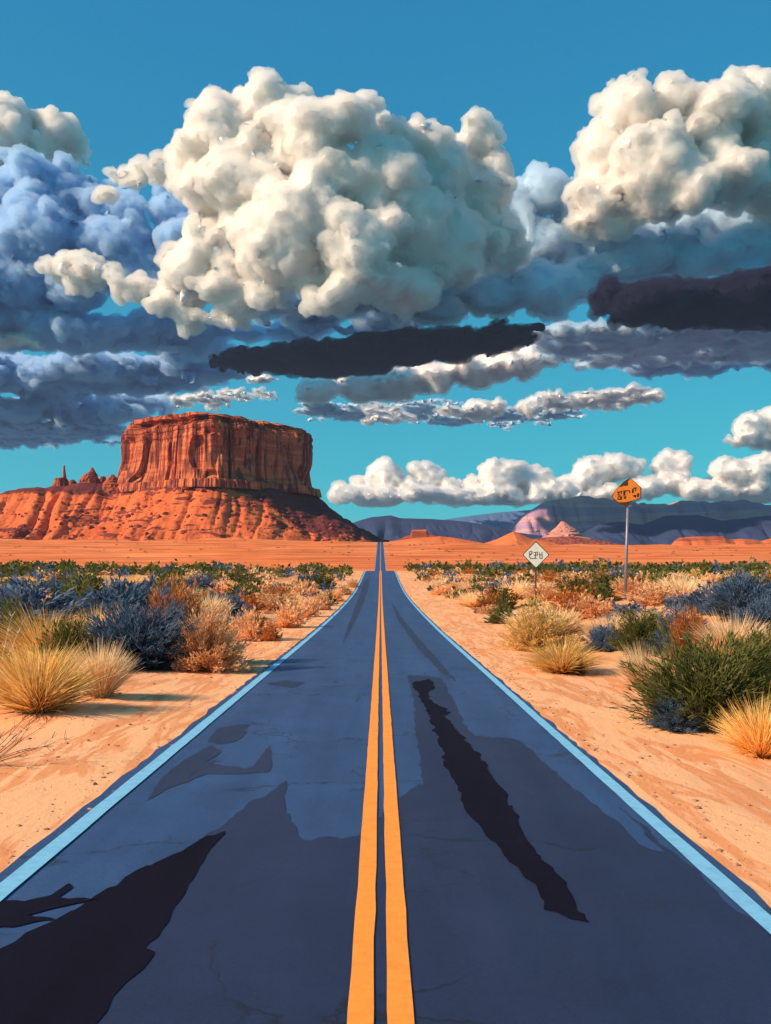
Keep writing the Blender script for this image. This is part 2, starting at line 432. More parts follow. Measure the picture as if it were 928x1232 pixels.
# ------------------------------------------------------------------ the big mesa
MD = 2500.0; MS = MD / F                    # metres per photo pixel at the mesa
def wx(px, d): return (px - VX) / F * d
def wz(py, d): return EYE + (VY - py) / F * d
MCX, MCY = -458.0, MD + 230

def mesa_radius(th):
    """plan of the cliff: a blunt wedge that points towards the road's near side"""
    c, s = np.cos(th - 0.10), np.sin(th - 0.10)
    a, b, n = 274.0, 280.0, 1.42
    r = (np.abs(c / a) ** n + np.abs(s / b) ** n) ** (-1 / n)
    return r

def outline(th):
    r = mesa_radius(th)
    u, w = np.cos(th) * 3.0, np.sin(th) * 3.0
    r = r + 16 * fbm(u, w, k=61, oct=3)
    return r

nth = 1100
th = np.linspace(0, 2 * np.pi, nth, endpoint=False)
R0 = outline(th)
zt, zb = wz(503, MD), wz(589, MD)
levels = np.concatenate([np.linspace(0, 0.12, 8), np.linspace(0.135, 0.90, 58), np.linspace(0.905, 1.0, 14)])
ux, uy = np.cos(th), np.sin(th)
arc = th * 240
V = []
for lv in levels:
    z = zb + (zt - zb) * lv
    big = np.abs(vnoise(ux * 4.6 + 0.5 * vnoise(ux * 3, uy * 3, lv * 2), uy * 4.6, np.full(nth, lv * 0.8), k=71))
    mid = np.abs(vnoise(ux * 14, uy * 14, np.full(nth, lv * 1.6), k=72))
    fin = np.abs(vnoise(ux * 48, uy * 48, np.full(nth, lv * 2.0), k=73))
    r = R0 + 40 * (big - 0.45) + 11 * (mid - 0.4) + 3.5 * (fin - 0.4)
    crack = vnoise(ux * 30, uy * 30, np.full(nth, lv * 0.5), k=74)
    r = r - 17 * smooth(0.46, 0.60, crack)
    alc = vnoise(ux * 8, uy * 8, np.full(nth, lv * 2.0), k=75)          # hollows where slabs have fallen
    r = r - 16 * smooth(0.24, 0.30, alc) * smooth(0.1, 0.2, lv) * (1 - smooth(0.75, 0.86, lv))
    r = r + 1.5 * np.sign(np.sin(lv * 60 + 2 * vnoise(ux * 4, uy * 4, k=76))) * smooth(0.5, 0.9, lv)
    if lv < 0.13: r = R0 + 16 - 30 * lv + 7 * (fin - .3) + 12 * (big - .45) + 7 * (mid - .4)   # foot ledge
    r = r * (1.0 - 0.055 * max(0.0, lv - 0.15))
    if lv > 0.90: r = r - 22 * smooth(0.90, 1.0, lv) ** 0.7 - (6 if int(lv * 80) % 2 else 0)
    V.append(np.stack([MCX + r * ux, MCY + r * uy, np.full(nth, z) + (4 * fbm(ux * 5, uy * 5, k=77) if lv > .9 else 0)], 1))
# stepped summit above the rim
for kx, (sc, dz) in enumerate(((0.87, 4), (0.84, 14), (0.80, 15), (0.70, 20), (0.62, 21), (0.40, 25), (0.0, 26))):
    r = (R0 + 10 * fbm(ux * 6, uy * 6, k=80 + kx)) * sc
    tilt = np.clip((-(ux * r) / 243.0), -1, 1)
    V.append(np.stack([MCX - (14 if sc < .85 else 0) + r * ux, MCY + r * uy, zt + dz * (0.85 + 0.3 * tilt) + 2.0 * fbm(ux * 9, uy * 9, k=84)], 1))
V = np.stack(V)
SAND = [(0.30, (0.55, 0.125, 0.048)), (0.42, (0.66, 0.175, 0.068)), (0.50, (0.46, 0.095, 0.045)), (0.58, (0.68, 0.19, 0.074)), (0.70, (0.52, 0.115, 0.050))]
M_CLIFF = mat_rock('red_sandstone', SAND, 0.03, True, 0.7, 4.0, 0.02)
M_TALUS = mat_rock('talus_soil', [(0.3, (0.55, 0.098, 0.032)), (0.5, (0.70, 0.150, 0.048)), (0.68, (0.61, 0.120, 0.038))], 0.02, False, 0.6, 3.0, 0.014, ledges=(0.15, 0.033, 0.028), cliff_shade=((0.12, 0.026, 0.028), wz(592, MD), wx(280, MD), wx(400, MD), 120.0))
M_SOIL = mat_rock('ridge_soil', [(0.3, (0.58, 0.115, 0.040)), (0.5, (0.72, 0.180, 0.060)), (0.68, (0.64, 0.145, 0.048))], 0.02, False, 0.6, 3.0, 0.014)
M_DARKROCK = mat_rock('dark_sandstone', [(0.3, (0.34, 0.075, 0.035)), (0.7, (0.46, 0.11, 0.05))], 0.05, True, 0.6, 3.0, 0.03)
mesa = empty('mesa', (MCX, MCY, 33)); tag(mesa, 'huge flat-topped red sandstone mesa with fluted cliffs left of the road end', 'mesa')
def child_world(o, parent):
    o.parent = parent; o.matrix_parent_inverse = Matrix.Translation(-Vector(parent.location))
    return o
child_world(link('cliff', mesh_np('cliff', V, grid_faces(len(V), nth, True)), M_CLIFF), mesa)

# talus apron, with the shoulder that runs off to the left under the spires
def talus_z(x, y):
    dx, dy = x - MCX, y - MCY
    a = np.arctan2(dy, dx); rr = np.hypot(dx, dy)
    d1 = rr - mesa_radius(a) - 8
    ztop = zb + 8
    L = 470 + 60 * np.cos(a * 2)
    k = 3.0 - 1.1 * smooth(-2.6, -1.6, -np.abs(a + 1.75))
    h1 = 30 + (ztop - 30) * np.clip(1 - np.maximum(d1, 0) / L, 0, 1) ** k
    # shoulder ridge
    sx = np.clip(x, -2300, MCX - 190); sd = np.hypot(x - sx, y - (MCY - 60 + 0.12 * (sx - MCX)))
    RD = MD + 165                                                       # distance of the shoulder ridge
    rz = np.interp(sx, [-2300, -1500, wx(-40, RD), wx(0, RD), wx(25, RD), wx(60, RD), wx(110, RD), wx(150, RD)], [60, 120, wz(612, RD), wz(600, RD), wz(592, RD), wz(589, RD), wz(584, RD), wz(586, RD)])
    h2 = 30 + (rz - 30) * np.clip(1 - np.maximum(sd - 25, 0) / 560, 0, 1) ** 1.9
    h = np.maximum(h1, h2) + 8 * np.exp(-((h1 - h2) / 18) ** 2)
    g = np.abs(vnoise(x / 60 + 0.7 * vnoise(x / 90, y / 120, k=90), y / 420, k=91))
    g2 = np.abs(vnoise(x / 24 + 0.5 * vnoise(x / 40, y / 60, k=95), y / 170, k=92))
    amp = smooth(35, 90, h) * (1 - 0.7 * smooth(ztop - 14, ztop, h))
    h = h - amp * (22 * (0.5 - g) + 8 * (0.5 - g2)) + amp * 2.4 * fbm(x / 18, y / 26, k=93)
    step = 13.0                                                         # harder beds stand out as low steps
    q = h / step + 0.35 * fbm(x / 60, y / 60, k=94); h = h + amp * 2.4 * (smooth(0.3, 0.62, q - np.floor(q)) - (q - np.floor(q)))
    return h
tx = np.concatenate([np.linspace(-2400, -1150, 120), np.linspace(-1145, 330, 620)]); ty = np.concatenate([np.linspace(1950, MCY - 120, 330), np.linspace(MCY - 110, 3400, 60)])
TX, TY = np.meshgrid(tx, ty)
TZ = talus_z(TX, TY)
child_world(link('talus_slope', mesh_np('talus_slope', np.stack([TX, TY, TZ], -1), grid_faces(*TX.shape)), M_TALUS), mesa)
# fallen blocks on the apron
def rocks(n, xs, ys, rad, zfun, seed, flat=0.8):
    g = np.random.default_rng(seed); bm = bmesh.new(); bmesh.ops.create_icosphere(bm, subdivisions=1, radius=1)
    bv = np.array([v.co for v in bm.verts]); bf = np.array([[v.index for v in f.verts] for f in bm.faces]); bm.free()
    x = xs(g, n); y = ys(g, n); s = rad(g, n)
    A = []
    for i in range(n):
        w = bv * (0.7 + 0.6 * g.random((len(bv), 1))) * np.array([1, .7 + .6 * g.random(), flat]) * s[i]
        a = g.random() * 6.28; c, q = math.cos(a), math.sin(a)
        A.append(np.stack([w[:, 0] * c - w[:, 1] * q, w[:, 0] * q + w[:, 1] * c, w[:, 2]], 1))
    z = zfun(x, y)
    vv = np.stack(A) + np.stack([x, y, z], 1)[:, None, :]
    ff = bf[None] + (np.arange(n) * len(bv))[:, None, None]
    return vv.reshape(-1, 3), ff.reshape(-1, 3)
v, f = rocks(1300, lambda g, n: g.uniform(-1100, 120, n), lambda g, n: MCY - 215 - np.abs(g.normal(0, 170, n)), lambda g, n: 1.4 + 8 * g.random(n) ** 6, talus_z, 5)
bl = child_world(link('fallen_rocks', mesh_np('fallen_rocks', v, f), M_DARKROCK), mesa); bl['kind'] = 'stuff'

# spires and stacks on the shoulder
def rock_stack(name, label, prof_px, d, cy, cat='rock spire', mat=None, deep=0.8, parts=True):
    """prof_px: (py, left px, right px) from foot to tip"""
    n = 40; a = np.linspace(0, 2 * np.pi, n, endpoint=False); rngs = []
    ys = np.array([q[0] for q in prof_px], float)
    fine = np.linspace(0, len(ys) - 1, 26)
    P = np.array(prof_px, float)
    PP = np.stack([np.interp(fine, np.arange(len(ys)), P[:, i]) for i in range(3)], 1)
    for (py, l, r) in PP:
        cxx = wx((l + r) / 2, d); hw = max(0.3, (r - l) / 2 * d / F)
        nn = 1 + 0.16 * vnoise(np.cos(a) * 2.2, np.sin(a) * 2.2, np.full(n, py * 0.12), k=int(l) + 3) + 0.10 * vnoise(np.cos(a) * 6, np.sin(a) * 6, np.full(n, py * 0.2), k=int(l) + 9)
        rngs.append(np.stack([cxx + hw * nn * np.cos(a), cy + hw * deep * nn * np.sin(a), np.full(n, wz(py, d))], 1))
    last = rngs[-1].mean(0); rngs.append(np.tile(last + np.array([0, 0, 0.5]), (n, 1)))
    v = np.stack(rngs); base = Vector((wx((P[0, 1] + P[0, 2]) / 2, d), cy, wz(P[0, 0], d)))
    me = mesh_np(name, v - np.array(base), grid_faces(len(v), n, True))
    o = link(name, me, mat or M_DARKROCK); o.location = base
    tag(o, label, cat); return o
SY = MCY - 75
rock_stack('rock_spire', 'thin needle spire rising from a blocky base on the ridge left of the mesa', [(592, 62, 84), (586, 64, 83), (577, 66, 81), (575.5, 66, 80), (574.5, 75.5, 80), (568, 75.8, 79), (561, 76.2, 78.5), (559.5, 76.8, 78)], SY - 30, SY - 30)
rock_stack('rock_spire', 'broad pointed red stack between the needle spire and the mesa', [(592, 95, 124), (584, 96, 122), (576, 97.5, 119), (571, 102, 117), (568, 107, 115), (563, 110, 112.5), (562, 110.7, 111.5)], SY - 20, SY - 20)
rock_stack('rock_spire', 'low square red stump beside the broad pointed stack', [(592, 116, 130), (580, 119, 128), (573.5, 121, 127), (573, 121, 126)], SY + 25, SY + 25)
rock_stack('rock_spire', 'dark triangular crag against the left foot of the mesa', [(596, 120, 156), (588, 122, 152), (580, 126, 147), (573, 132, 139), (570.5, 134.5, 136.5)], SY - 45, SY - 45)
rock_stack('rock_spire', 'tiny reddish knob next to the needle spire', [(590, 80, 95), (580, 83, 92), (577.5, 85, 90), (577, 86, 89)], SY, SY)

# ------------------------------------------------------------------ hills and ranges far away
def ridge(name, top, d, base_z, run, mat, kind='structure', n=420, m=46, rough=1.0, k=0, bench=0.0, power=1.0, label=None, cat=None, cut=1.0):
    top = np.array(top, float); x0, x1 = top[0, 0], top[-1, 0]
    px = np.linspace(x0, x1, n); py = np.interp(px, top[:, 0], top[:, 1])
    X0 = wx(px, d); H = wz(py, d) - base_z
    Xs, Ys, Zs = [], [], []
    for j in range(m):
        u = j / (m - 1)
        if u <= 0.7:
            s = u / 0.7; yy = d - run * (1 - s)
            sh = s ** power
            if bench: sh = np.where(s < 1 - bench, 0.55 * (s / (1 - bench)) ** 1.3, 0.55 + 0.45 * smooth(1 - bench, 1 - bench * cut * 0.3, s))
        else:
            s = (u - 0.7) / 0.3; yy = d + run * 1.2 * s; sh = 1 - s ** 2
        w = 1 - abs(2 * min(1.0, u / 0.7) - 1)
        g = np.abs(vnoise(px / 24 + 0.4 * vnoise(px / 20, px * 0 + u * 4, k=k), np.full(n, u * 2.6), k=k + 1)) - 0.4
        g2 = np.abs(vnoise(px / 8 + u * 3, np.full(n, u * 9.0), k=k + 2)) - 0.4
        yo = (-run * 0.16 * g - run * 0.05 * g2) * w * rough
        z = base_z + H * (sh if np.ndim(sh) == 0 else float(sh)) * (1 + (0.16 * g + 0.07 * g2) * w * rough)
        Xs.append(X0); Ys.append(np.full(n, yy) + yo); Zs.append(z)
    v = np.stack([np.array(Xs), np.array(Ys), np.array(Zs)], -1)
    o = link(name, mesh_np(name, v, grid_faces(m, n)), mat)
    if kind: o['kind'] = kind
    if label: tag(o, label, cat)
    return o
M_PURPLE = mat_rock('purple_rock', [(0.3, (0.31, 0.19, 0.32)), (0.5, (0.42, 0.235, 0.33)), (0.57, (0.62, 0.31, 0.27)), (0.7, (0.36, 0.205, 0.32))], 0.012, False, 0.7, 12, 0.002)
M_NAVY = mat_rock('cloud_shadow_slope', [(0.3, (0.030, 0.045, 0.11)), (0.7, (0.045, 0.065, 0.14))], 0.01, False, 0.7, 12, 0.003)  # cloud shadow on the lower slopes is put into this navy
M_BLUE = mat_rock('haze_blue_rock', [(0.3, (0.08, 0.14, 0.27)), (0.7, (0.10, 0.16, 0.29))], 0.01, False, 0.5, 12, 0.002)  # blue haze of distance put into the rock colour
M_PINK = mat_rock('pink_clay', [(0.3, (0.55, 0.22, 0.16)), (0.7, (0.66, 0.28, 0.20))], 0.05, False, 0.6, 8, 0.006)
M_REDLOW = mat_rock('red_ledge', [(0.3, (0.50, 0.10, 0.04)), (0.45, (0.66, 0.17, 0.06)), (0.55, (0.30, 0.06, 0.04)), (0.7, (0.62, 0.15, 0.055))], 0.10, False, 0.7, 3, 0.02)
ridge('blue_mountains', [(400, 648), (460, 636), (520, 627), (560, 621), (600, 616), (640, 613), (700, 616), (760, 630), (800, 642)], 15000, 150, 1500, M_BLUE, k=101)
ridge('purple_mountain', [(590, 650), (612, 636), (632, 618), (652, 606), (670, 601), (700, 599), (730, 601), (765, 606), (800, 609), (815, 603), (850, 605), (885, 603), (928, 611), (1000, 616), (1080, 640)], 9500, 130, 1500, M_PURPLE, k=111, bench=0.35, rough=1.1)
ridge('shaded_foothills', [(380, 650), (410, 634), (432, 626), (446, 622), (470, 619.5), (482, 623), (520, 624), (560, 627), (600, 634), (640, 646), (690, 654)], 7000, 120, 700, M_NAVY, k=121, rough=0.5)
ridge('shaded_foothills', [(585, 652), (620, 640), (660, 645), (700, 640), (722, 630), (748, 627), (775, 631), (802, 620), (840, 619), (870, 626), (928, 620), (1000, 622), (1080, 650)], 7600, 120, 800, M_NAVY, k=131, rough=0.6)
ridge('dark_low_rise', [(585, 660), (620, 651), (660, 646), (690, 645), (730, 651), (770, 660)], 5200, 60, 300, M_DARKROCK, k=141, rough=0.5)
rock_stack('cone_hill', 'pale pink cone-shaped hill in front of the purple mountain', [(662, 630, 728), (650, 648, 711), (645, 657, 702), (640, 664, 695), (634, 670, 688), (629, 674, 681), (627.5, 675, 680)], 5600, 5600, 'hill', M_PINK, 0.9)
ridge('red_butte', [(475, 652), (487, 646), (494, 643.5), (496, 637.5), (513, 637), (516, 642), (530, 647), (545, 653)], 3200, 40, 90, M_REDLOW, kind=None, k=151, label='small red butte just right of where the road ends', cat='butte', bench=0.3)
ridge('red_ridge', [(560, 660), (588, 652), (600, 648), (612, 642), (618, 639.5), (626, 642), (640, 648), (668, 653), (700, 662)], 1700, 30, 130, M_SOIL, kind=None, k=161, label='pointed orange ridge left of the white diamond sign', cat='ridge', rough=0.8)
ridge('red_ledge', [(800, 664), (812, 655), (818, 647), (835, 645.5), (868, 646), (874, 649), (905, 649), (915, 651), (940, 645), (1010, 646), (1040, 660)], 2300, 35, 120, M_REDLOW, kind=None, k=171, label='flat dark red rock ledge along the plain at the right edge', cat='rock ledge', bench=0.35)
ridge('red_ledge', [(455, 657), (470, 651), (500, 647), (530, 645), (548, 647), (570, 651), (600, 657)], 1500, 30, 90, M_SOIL, kind=None, k=181, label='low orange rise on the plain beside the far road', cat='rock ledge', rough=0.6)

# ------------------------------------------------------------------ clouds: solid billowing bodies, bases near one level
import openvdb
def mat_cloud(name, col):
    """body of the cloud"""
    t = NT(name); P = t.coord()
    nrm = t.bump(t.noise(P, 0.014, 6, 0.68), 0.7, 40)
    d = t.n('ShaderNodeBsdfDiffuse'); d.inputs['Color'].default_value = (*col, 1); t.l(nrm, d.inputs['Normal'])
    t.l(d.outputs[0], t.out.inputs['Surface']); return t.m
def mat_vapour(name, col, dens):
    """thin vapour round the body, so that its edge is soft"""
    t = NT(name); v = t.n('ShaderNodeVolumePrincipled'); v.inputs['Density'].default_value = dens
    v.inputs['Color'].default_value = (*col, 1); v.inputs['Anisotropy'].default_value = 0.3
    t.l(v.outputs[0], t.out.inputs['Volume']); return t.m
SC.cycles.volume_bounces = 8; SC.cycles.max_bounces = 12
M_CLOUD = (mat_vapour('vapour_white', (1, 0.965, 0.925), 0.022), mat_cloud('cloud_white', (0.95, 0.92, 0.91)))
M_CLOUDF = (mat_vapour('vapour_far', (1, 0.965, 0.93), 0.012), M_CLOUD[1])
M_CLOUDB = (mat_vapour('vapour_shade_blue', (0.72, 0.87, 0.99), 0.016), mat_cloud('cloud_shade_blue', (0.30, 0.52, 0.78)))  # shaded cloud parts: the blue shade is put into the body colour
M_CLOUDL = (mat_vapour('vapour_shade_pale', (0.86, 0.94, 0.99), 0.016), mat_cloud('cloud_shade_pale', (0.52, 0.70, 0.84)))  # lighter version, cloud shade likewise put into the colour
M_CLOUD_SHADE_DARK = (mat_vapour('vapour_shade_dark', (0.08, 0.07, 0.14), 0.02), mat_cloud('cloud_shade_dark', (0.020, 0.016, 0.036)))  # shade of the strips' undersides put into a near-black colour

def make_cloud(label, d, blobs, mat, seed, base=None, vox=2.2, billow=((34, .28), (15, .42), (7, .58), (3.6, .55)), stretch=(1, 1), thick=1.0, group=None, soft=10.0, spread=0.35, warp=1.0, skin=7.5, ws=1.0, face=None, rag=1.35, lumps=False):
    """blobs: (px, py, r[, ry]) in photo pixels at distance d; built in a box of those units, then scaled to metres"""
    g = np.random.default_rng(seed); s = d / F
    B = []
    if lumps:       # break every big lobe into a heap of smaller uneven ones
        nb = []
        for b in blobs:
            r = b[2]; ry0 = b[3] if len(b) > 3 else r
            if r < 20: nb.append(b); continue
            nb.append((b[0], b[1], r * 0.78, ry0 * 0.78))
            for j in range(7 if r > 40 else 5):
                a = g.uniform(0, 6.28); q_ = g.uniform(0.40, 0.72); f_ = g.uniform(0.28, 0.52)
                nb.append((b[0] + math.cos(a) * r * q_, b[1] + math.sin(a) * ry0 * q_, r * f_ * g.uniform(.85, 1.3), ry0 * f_))
        blobs = nb
    for b in blobs:
        r = b[2]; ryy = b[3] if len(b) > 3 else r
        fy_ = 0 if face is None else face[1] * max(0, face[0] - b[0]) + face[2] * max(0, b[0] - face[0])
        dy_ = g.normal(0, spread * r) + fy_; pk = 1 + dy_ / F          # farther lobes are laid out larger
        B.append((VX + (b[0] - VX) * pk, dy_, -(VY + (b[1] - VY) * pk), r * pk, max(ryy, r * 0.7) * thick * pk, ryy * pk))
    B = np.array(B)
    lo = (B[:, :3] - B[:, 3:]).min(0) - 14; hi = (B[:, :3] + B[:, 3:]).max(0) + 14
    n = np.ceil((hi - lo) / vox).astype(int) + 1
    ax = [lo[i] + vox * np.arange(n[i]) for i in range(3)]
    GX, GY, GZ = (v.astype(np.float32) for v in np.meshgrid(*ax, indexing='ij'))
    S = np.full(GX.shape, 45.0, np.float32)
    for (x, y, z, rx, ry_, rz) in B:
        mn = min(rx, ry_, rz); k_ = 1 + 40.0 / mn
        sl_ = tuple(slice(max(0, int((c - r * k_ - lo[i]) / vox)), int((c + r * k_ - lo[i]) / vox) + 2) for i, (c, r) in enumerate(((x, rx), (y, ry_), (z, rz))))
        q = np.sqrt(((GX[sl_] - x) / rx) ** 2 + ((GY[sl_] - y) / ry_) ** 2 + ((GZ[sl_] - z) / rz) ** 2)
        e = np.minimum((q - 1) * mn, 45.0); s0 = S[sl_]
        h = np.clip(0.5 + 0.5 * (e - s0) / soft, 0, 1)
        S[sl_] = e * (1 - h) + s0 * h - soft * 0.5 * h * (1 - h)
    msk = np.abs(S) < 28
    mx, my, mz = GX[msk], GY[msk], GZ[msk]
    w_ = ws
    S[msk] += 13 * w_ * warp * vnoise(mx / (46 * w_), my / (46 * w_), mz / (40 * w_), k=seed + 30) + 8 * w_ * warp * vnoise(mx / (21 * w_), my / (21 * w_), mz / (19 * w_), k=seed + 31) + 4.5 * w_ * warp * vnoise(mx / (10 * w_), my / (10 * w_), mz / (9 * w_), k=seed + 32)
    if base is not None:
        wob = 7 * vnoise(GX / 38, GY / 38, k=seed) + 4 * vnoise(GX / 14, GY / 14, k=seed + 1)
        e = (-base) - GZ + wob
        h = np.clip(0.5 - 0.5 * (e - S) / 12.0, 0, 1)
        S = S * h + e * (1 - h) + 12.0 * h * (1 - h) * 0.5
    grid = openvdb.FloatGrid(); grid.copyFromArray(np.ascontiguousarray(np.clip(S, -20, 20), np.float32))
    pts, quads = grid.convertToQuads(isovalue=0.0)
    p = np.array(pts, float) * vox + lo; q = np.array(quads, int)
    # billows: push each point along the normal, coarse puffs first
    lbl = np.arange(len(p))
    for _ in range(400):
        old = lbl.copy(); mn_ = lbl[q].min(1)
        for i in range(4): np.minimum.at(lbl, q[:, i], mn_)
        lbl = lbl[lbl]; lbl = lbl[lbl]
        if (lbl == old).all(): break
    ids, num = np.unique(lbl, return_counts=True); keep = np.isin(lbl, ids[num > max(150, 0.004 * len(p))])
    q = q[keep[q[:, 0]]]; rn = np.cumsum(keep) - 1; p = p[keep]; q = rn[q]
    cnt = np.zeros(len(p)); [np.add.at(cnt, q[:, i], 2.0) for i in range(4)]
    def relax(w):
        o = np.zeros_like(w)
        for i in range(4): np.add.at(o, q[:, i], w[q[:, (i + 1) % 4]] + w[q[:, (i + 3) % 4]])
        return o / np.maximum(cnt, 1)[:, None]
    def normals(w):
        fn = np.cross(w[q[:, 2]] - w[q[:, 0]], w[q[:, 3]] - w[q[:, 1]]); nn = np.zeros_like(w)
        for i in range(4): np.add.at(nn, q[:, i], fn)
        return nn
    if (normals(p) * (p - p.mean(0))).sum() < 0: q = q[:, ::-1]
    for oi, (lam, amp) in enumerate(billow):
        nn = normals(p)
        for _ in range(4 if oi == 0 else 2): nn = relax(nn)
        nn /= np.linalg.norm(nn, axis=1, keepdims=True) + 1e-9
        wv = p / lam + 0.35 * np.stack([vnoise(p[:, 0] / lam, p[:, 1] / lam, p[:, 2] / lam, k=seed + 7 + j) for j in range(3)], 1)
        w = worley(wv, seed + oi)
        up = 0.45 + 0.55 * smooth(-0.7, 0.1, nn[:, 2])                  # flatter undersides
        dsp = lam * amp * (np.sqrt(np.clip(1.05 - w ** 2, 0, 1)) - 0.62) * up
        p = p + nn * dsp[:, None]
        e = 0.40 if oi == 0 else 0.12
        p = (1 - e) * p + e * relax(p)
    nn = normals(p); nn = relax(nn); nn /= np.linalg.norm(nn, axis=1, keepdims=True) + 1e-9
    p = p + nn * (1.5 * rag * vnoise(p[:, 0] / 6, p[:, 1] / 6, p[:, 2] / 5, k=seed + 60) + 1.0 * rag * vnoise(p[:, 0] / 2.8, p[:, 1] / 2.8, p[:, 2] / 2.8, k=seed + 61))[:, None]
    core = p
    for _ in range(3): core = relax(core)
    cn = normals(core); cn = relax(relax(cn)); cn /= np.linalg.norm(cn, axis=1, keepdims=True) + 1e-9
    core = core - cn * skin
    m = len(p); p = np.concatenate([p, core]); nq = len(q); q = np.concatenate([q, q + m])
    v = np.stack([(p[:, 0] - VX) * s, d + p[:, 1] * s, EYE + (VY + p[:, 2]) * s], 1)
    c0 = v.mean(0); v -= c0
    me = mesh_np('cloud', v, q, smooth_shade=True)
    o = link('cloud', me, mat); o.location = c0
    idx = np.zeros(len(me.polygons), np.int32); idx[nq:] = 1; me.polygons.foreach_set('material_index', idx)
    tag(o, label, 'cloud', group); return o

make_cloud('towering bright cumulus above the mesa, tallest cloud in the middle', 6500, [
    (325, 135, 42), (270, 168, 50), (240, 215, 42), (300, 220, 75), (385, 165, 50), (345, 180, 60), (405, 235, 60), (350, 280, 80), (262, 290, 48), (425, 300, 58),
    (232, 325, 32, 26), (290, 350, 48, 34), (390, 345, 45, 30), (327, 106, 19), (425, 145, 26), (465, 160, 28), (470, 220, 50), (520, 188, 42), (572, 175, 30), (568, 235, 46), (495, 275, 60),
    (545, 300, 52), (595, 285, 40), (470, 340, 40, 26), (212, 372, 26, 12), (165, 350, 34, 15), (120, 336, 30, 13), (82, 322, 22, 10), (236, 380, 24, 9), (152, 214, 26, 12), (122, 234, 18, 12), (185, 203, 22, 12)], M_CLOUD, 3, base=384, ws=0.75, warp=1.35, lumps=True, face=(425, 0.45, 0.75))
make_cloud('rounded cloud crown catching the light at the left edge', 8800, [
    (-60, 165, 60), (10, 162, 40), (60, 166, 36), (85, 182, 24), (25, 195, 40), (-50, 230, 60)], M_CLOUD, 11, base=215, ws=0.7, warp=1.3, lumps=True, face=(-20, 0.3, 0.5))
make_cloud('large slate-blue cloud mass under the lit crown at the left edge', 8300, [
    (20, 222, 44, 30), (85, 226, 36, 30), (-40, 270, 70), (50, 280, 58), (115, 250, 34), (150, 262, 40), (205, 258, 40), (130, 300, 50), (222, 295, 36), (90, 335, 50, 36), (170, 335, 46, 34), (15, 345, 60, 36), (240, 340, 40, 30), (-70, 340, 60, 40)], M_CLOUDB, 13, base=376, ws=0.75, warp=1.3, lumps=True)
make_cloud('second bright cumulus towering at the right edge', 6900, [
    (765, 135, 38), (800, 116, 30), (735, 190, 42), (722, 245, 30), (790, 200, 62), (860, 150, 48), (905, 130, 40), (870, 205, 50), (950, 185, 60), (738, 268, 22), (700, 262, 20), (930, 235, 40), (1000, 220, 70)], M_CLOUD, 23, base=288, ws=0.75, warp=1.35, lumps=True, face=(830, 0.45, 0.6))
make_cloud('long blue-grey cloud shelf beneath the two bright cumulus towers', 7400, [
    (430, 366, 44, 16), (480, 360, 50, 24), (540, 355, 50, 30), (600, 350, 48, 32), (650, 345, 48, 34), (705, 335, 46, 34), (770, 318, 48, 30), (830, 312, 48, 28), (890, 308, 50, 30), (960, 304, 60, 34), (1040, 304, 70, 36)], M_CLOUDL, 31, base=392, ws=0.7, warp=1.2, lumps=True, billow=((30, .3), (12, .4), (5.5, .45)))
make_cloud('wide thin blue cloud band across the sky under the right dark strip', 9500, [
    (665, 414, 40, 4), (725, 414, 60, 6), (800, 410, 80, 7), (880, 404, 80, 7), (970, 398, 90, 8)], M_CLOUDL, 33, warp=0.7, billow=((14, .3), (6, .35)), vox=1.8, soft=5, thick=2.4, ws=0.4, skin=4)
make_cloud('thin blue streak of cloud under the slim white bank', 13500, [
    (392, 494, 26, 2), (440, 497, 40, 2.8), (500, 496, 36, 2.2), (556, 505, 26, 1.8), (612, 503, 30, 2.0), (668, 498, 30, 1.8)], M_CLOUDL, 34, billow=((9, .2), (4, .25)), vox=1.2, soft=3, thick=2.5, ws=0.3, warp=0.45, skin=2)
make_cloud('broad blue-grey cloud bank filling the gap between the two bright cumulus towers', 8000, [
    (520, 300, 60, 50), (585, 265, 44, 44), (625, 250, 34, 38), (660, 240, 30, 34), (700, 262, 44, 44), (640, 300, 60, 44), (740, 300, 60, 44), (800, 285, 60, 50), (870, 270, 60, 50), (940, 275, 60, 50), (1010, 290, 70, 50),
    (450, 345, 60, 26), (370, 362, 60, 20), (560, 345, 60, 26)], M_CLOUDL, 29, base=384, ws=0.75, warp=1.3, vox=2.6, lumps=True)
make_cloud('faint thin pale streak of cloud over the top left of the mesa', 13500, [(130, 489, 34, 2), (180, 485, 44, 3), (235, 481, 40, 2.5), (290, 476, 26, 1.6)], M_CLOUDF, 46, billow=((8, .3), (4, .3)), vox=1.4, soft=3, skin=2.5, ws=0.3)
make_cloud('wide slate-blue cloud layer over the left half below the cumulus', 8800, [
    (-80, 395, 90, 20), (20, 392, 80, 18), (110, 398, 80, 16), (200, 402, 80, 14), (290, 400, 70, 13), (370, 396, 70, 12), (430, 394, 60, 10)], M_CLOUDB, 37, billow=((26, .2), (11, .3), (5, .3)), thick=1.0)
make_cloud('flat slate-blue cloud layer low on the left above the spires', 10500, [
    (-90, 456, 100, 17), (10, 452, 90, 17), (90, 455, 80, 15), (170, 448, 80, 12), (240, 440, 60, 8)], M_CLOUDB, 41, billow=((22, .2), (10, .28), (5, .3)), thick=1.2, ws=0.7)
make_cloud('broken slate-blue cloud low on the left, nearest above the spires', 11500, [
    (-90, 500, 90, 13), (0, 497, 70, 12), (70, 494, 60, 11), (125, 487, 46, 7), (150, 500, 30, 5)], M_CLOUDB, 42, billow=((18, .24), (8, .3), (4, .3)), thick=1.2, ws=0.6)
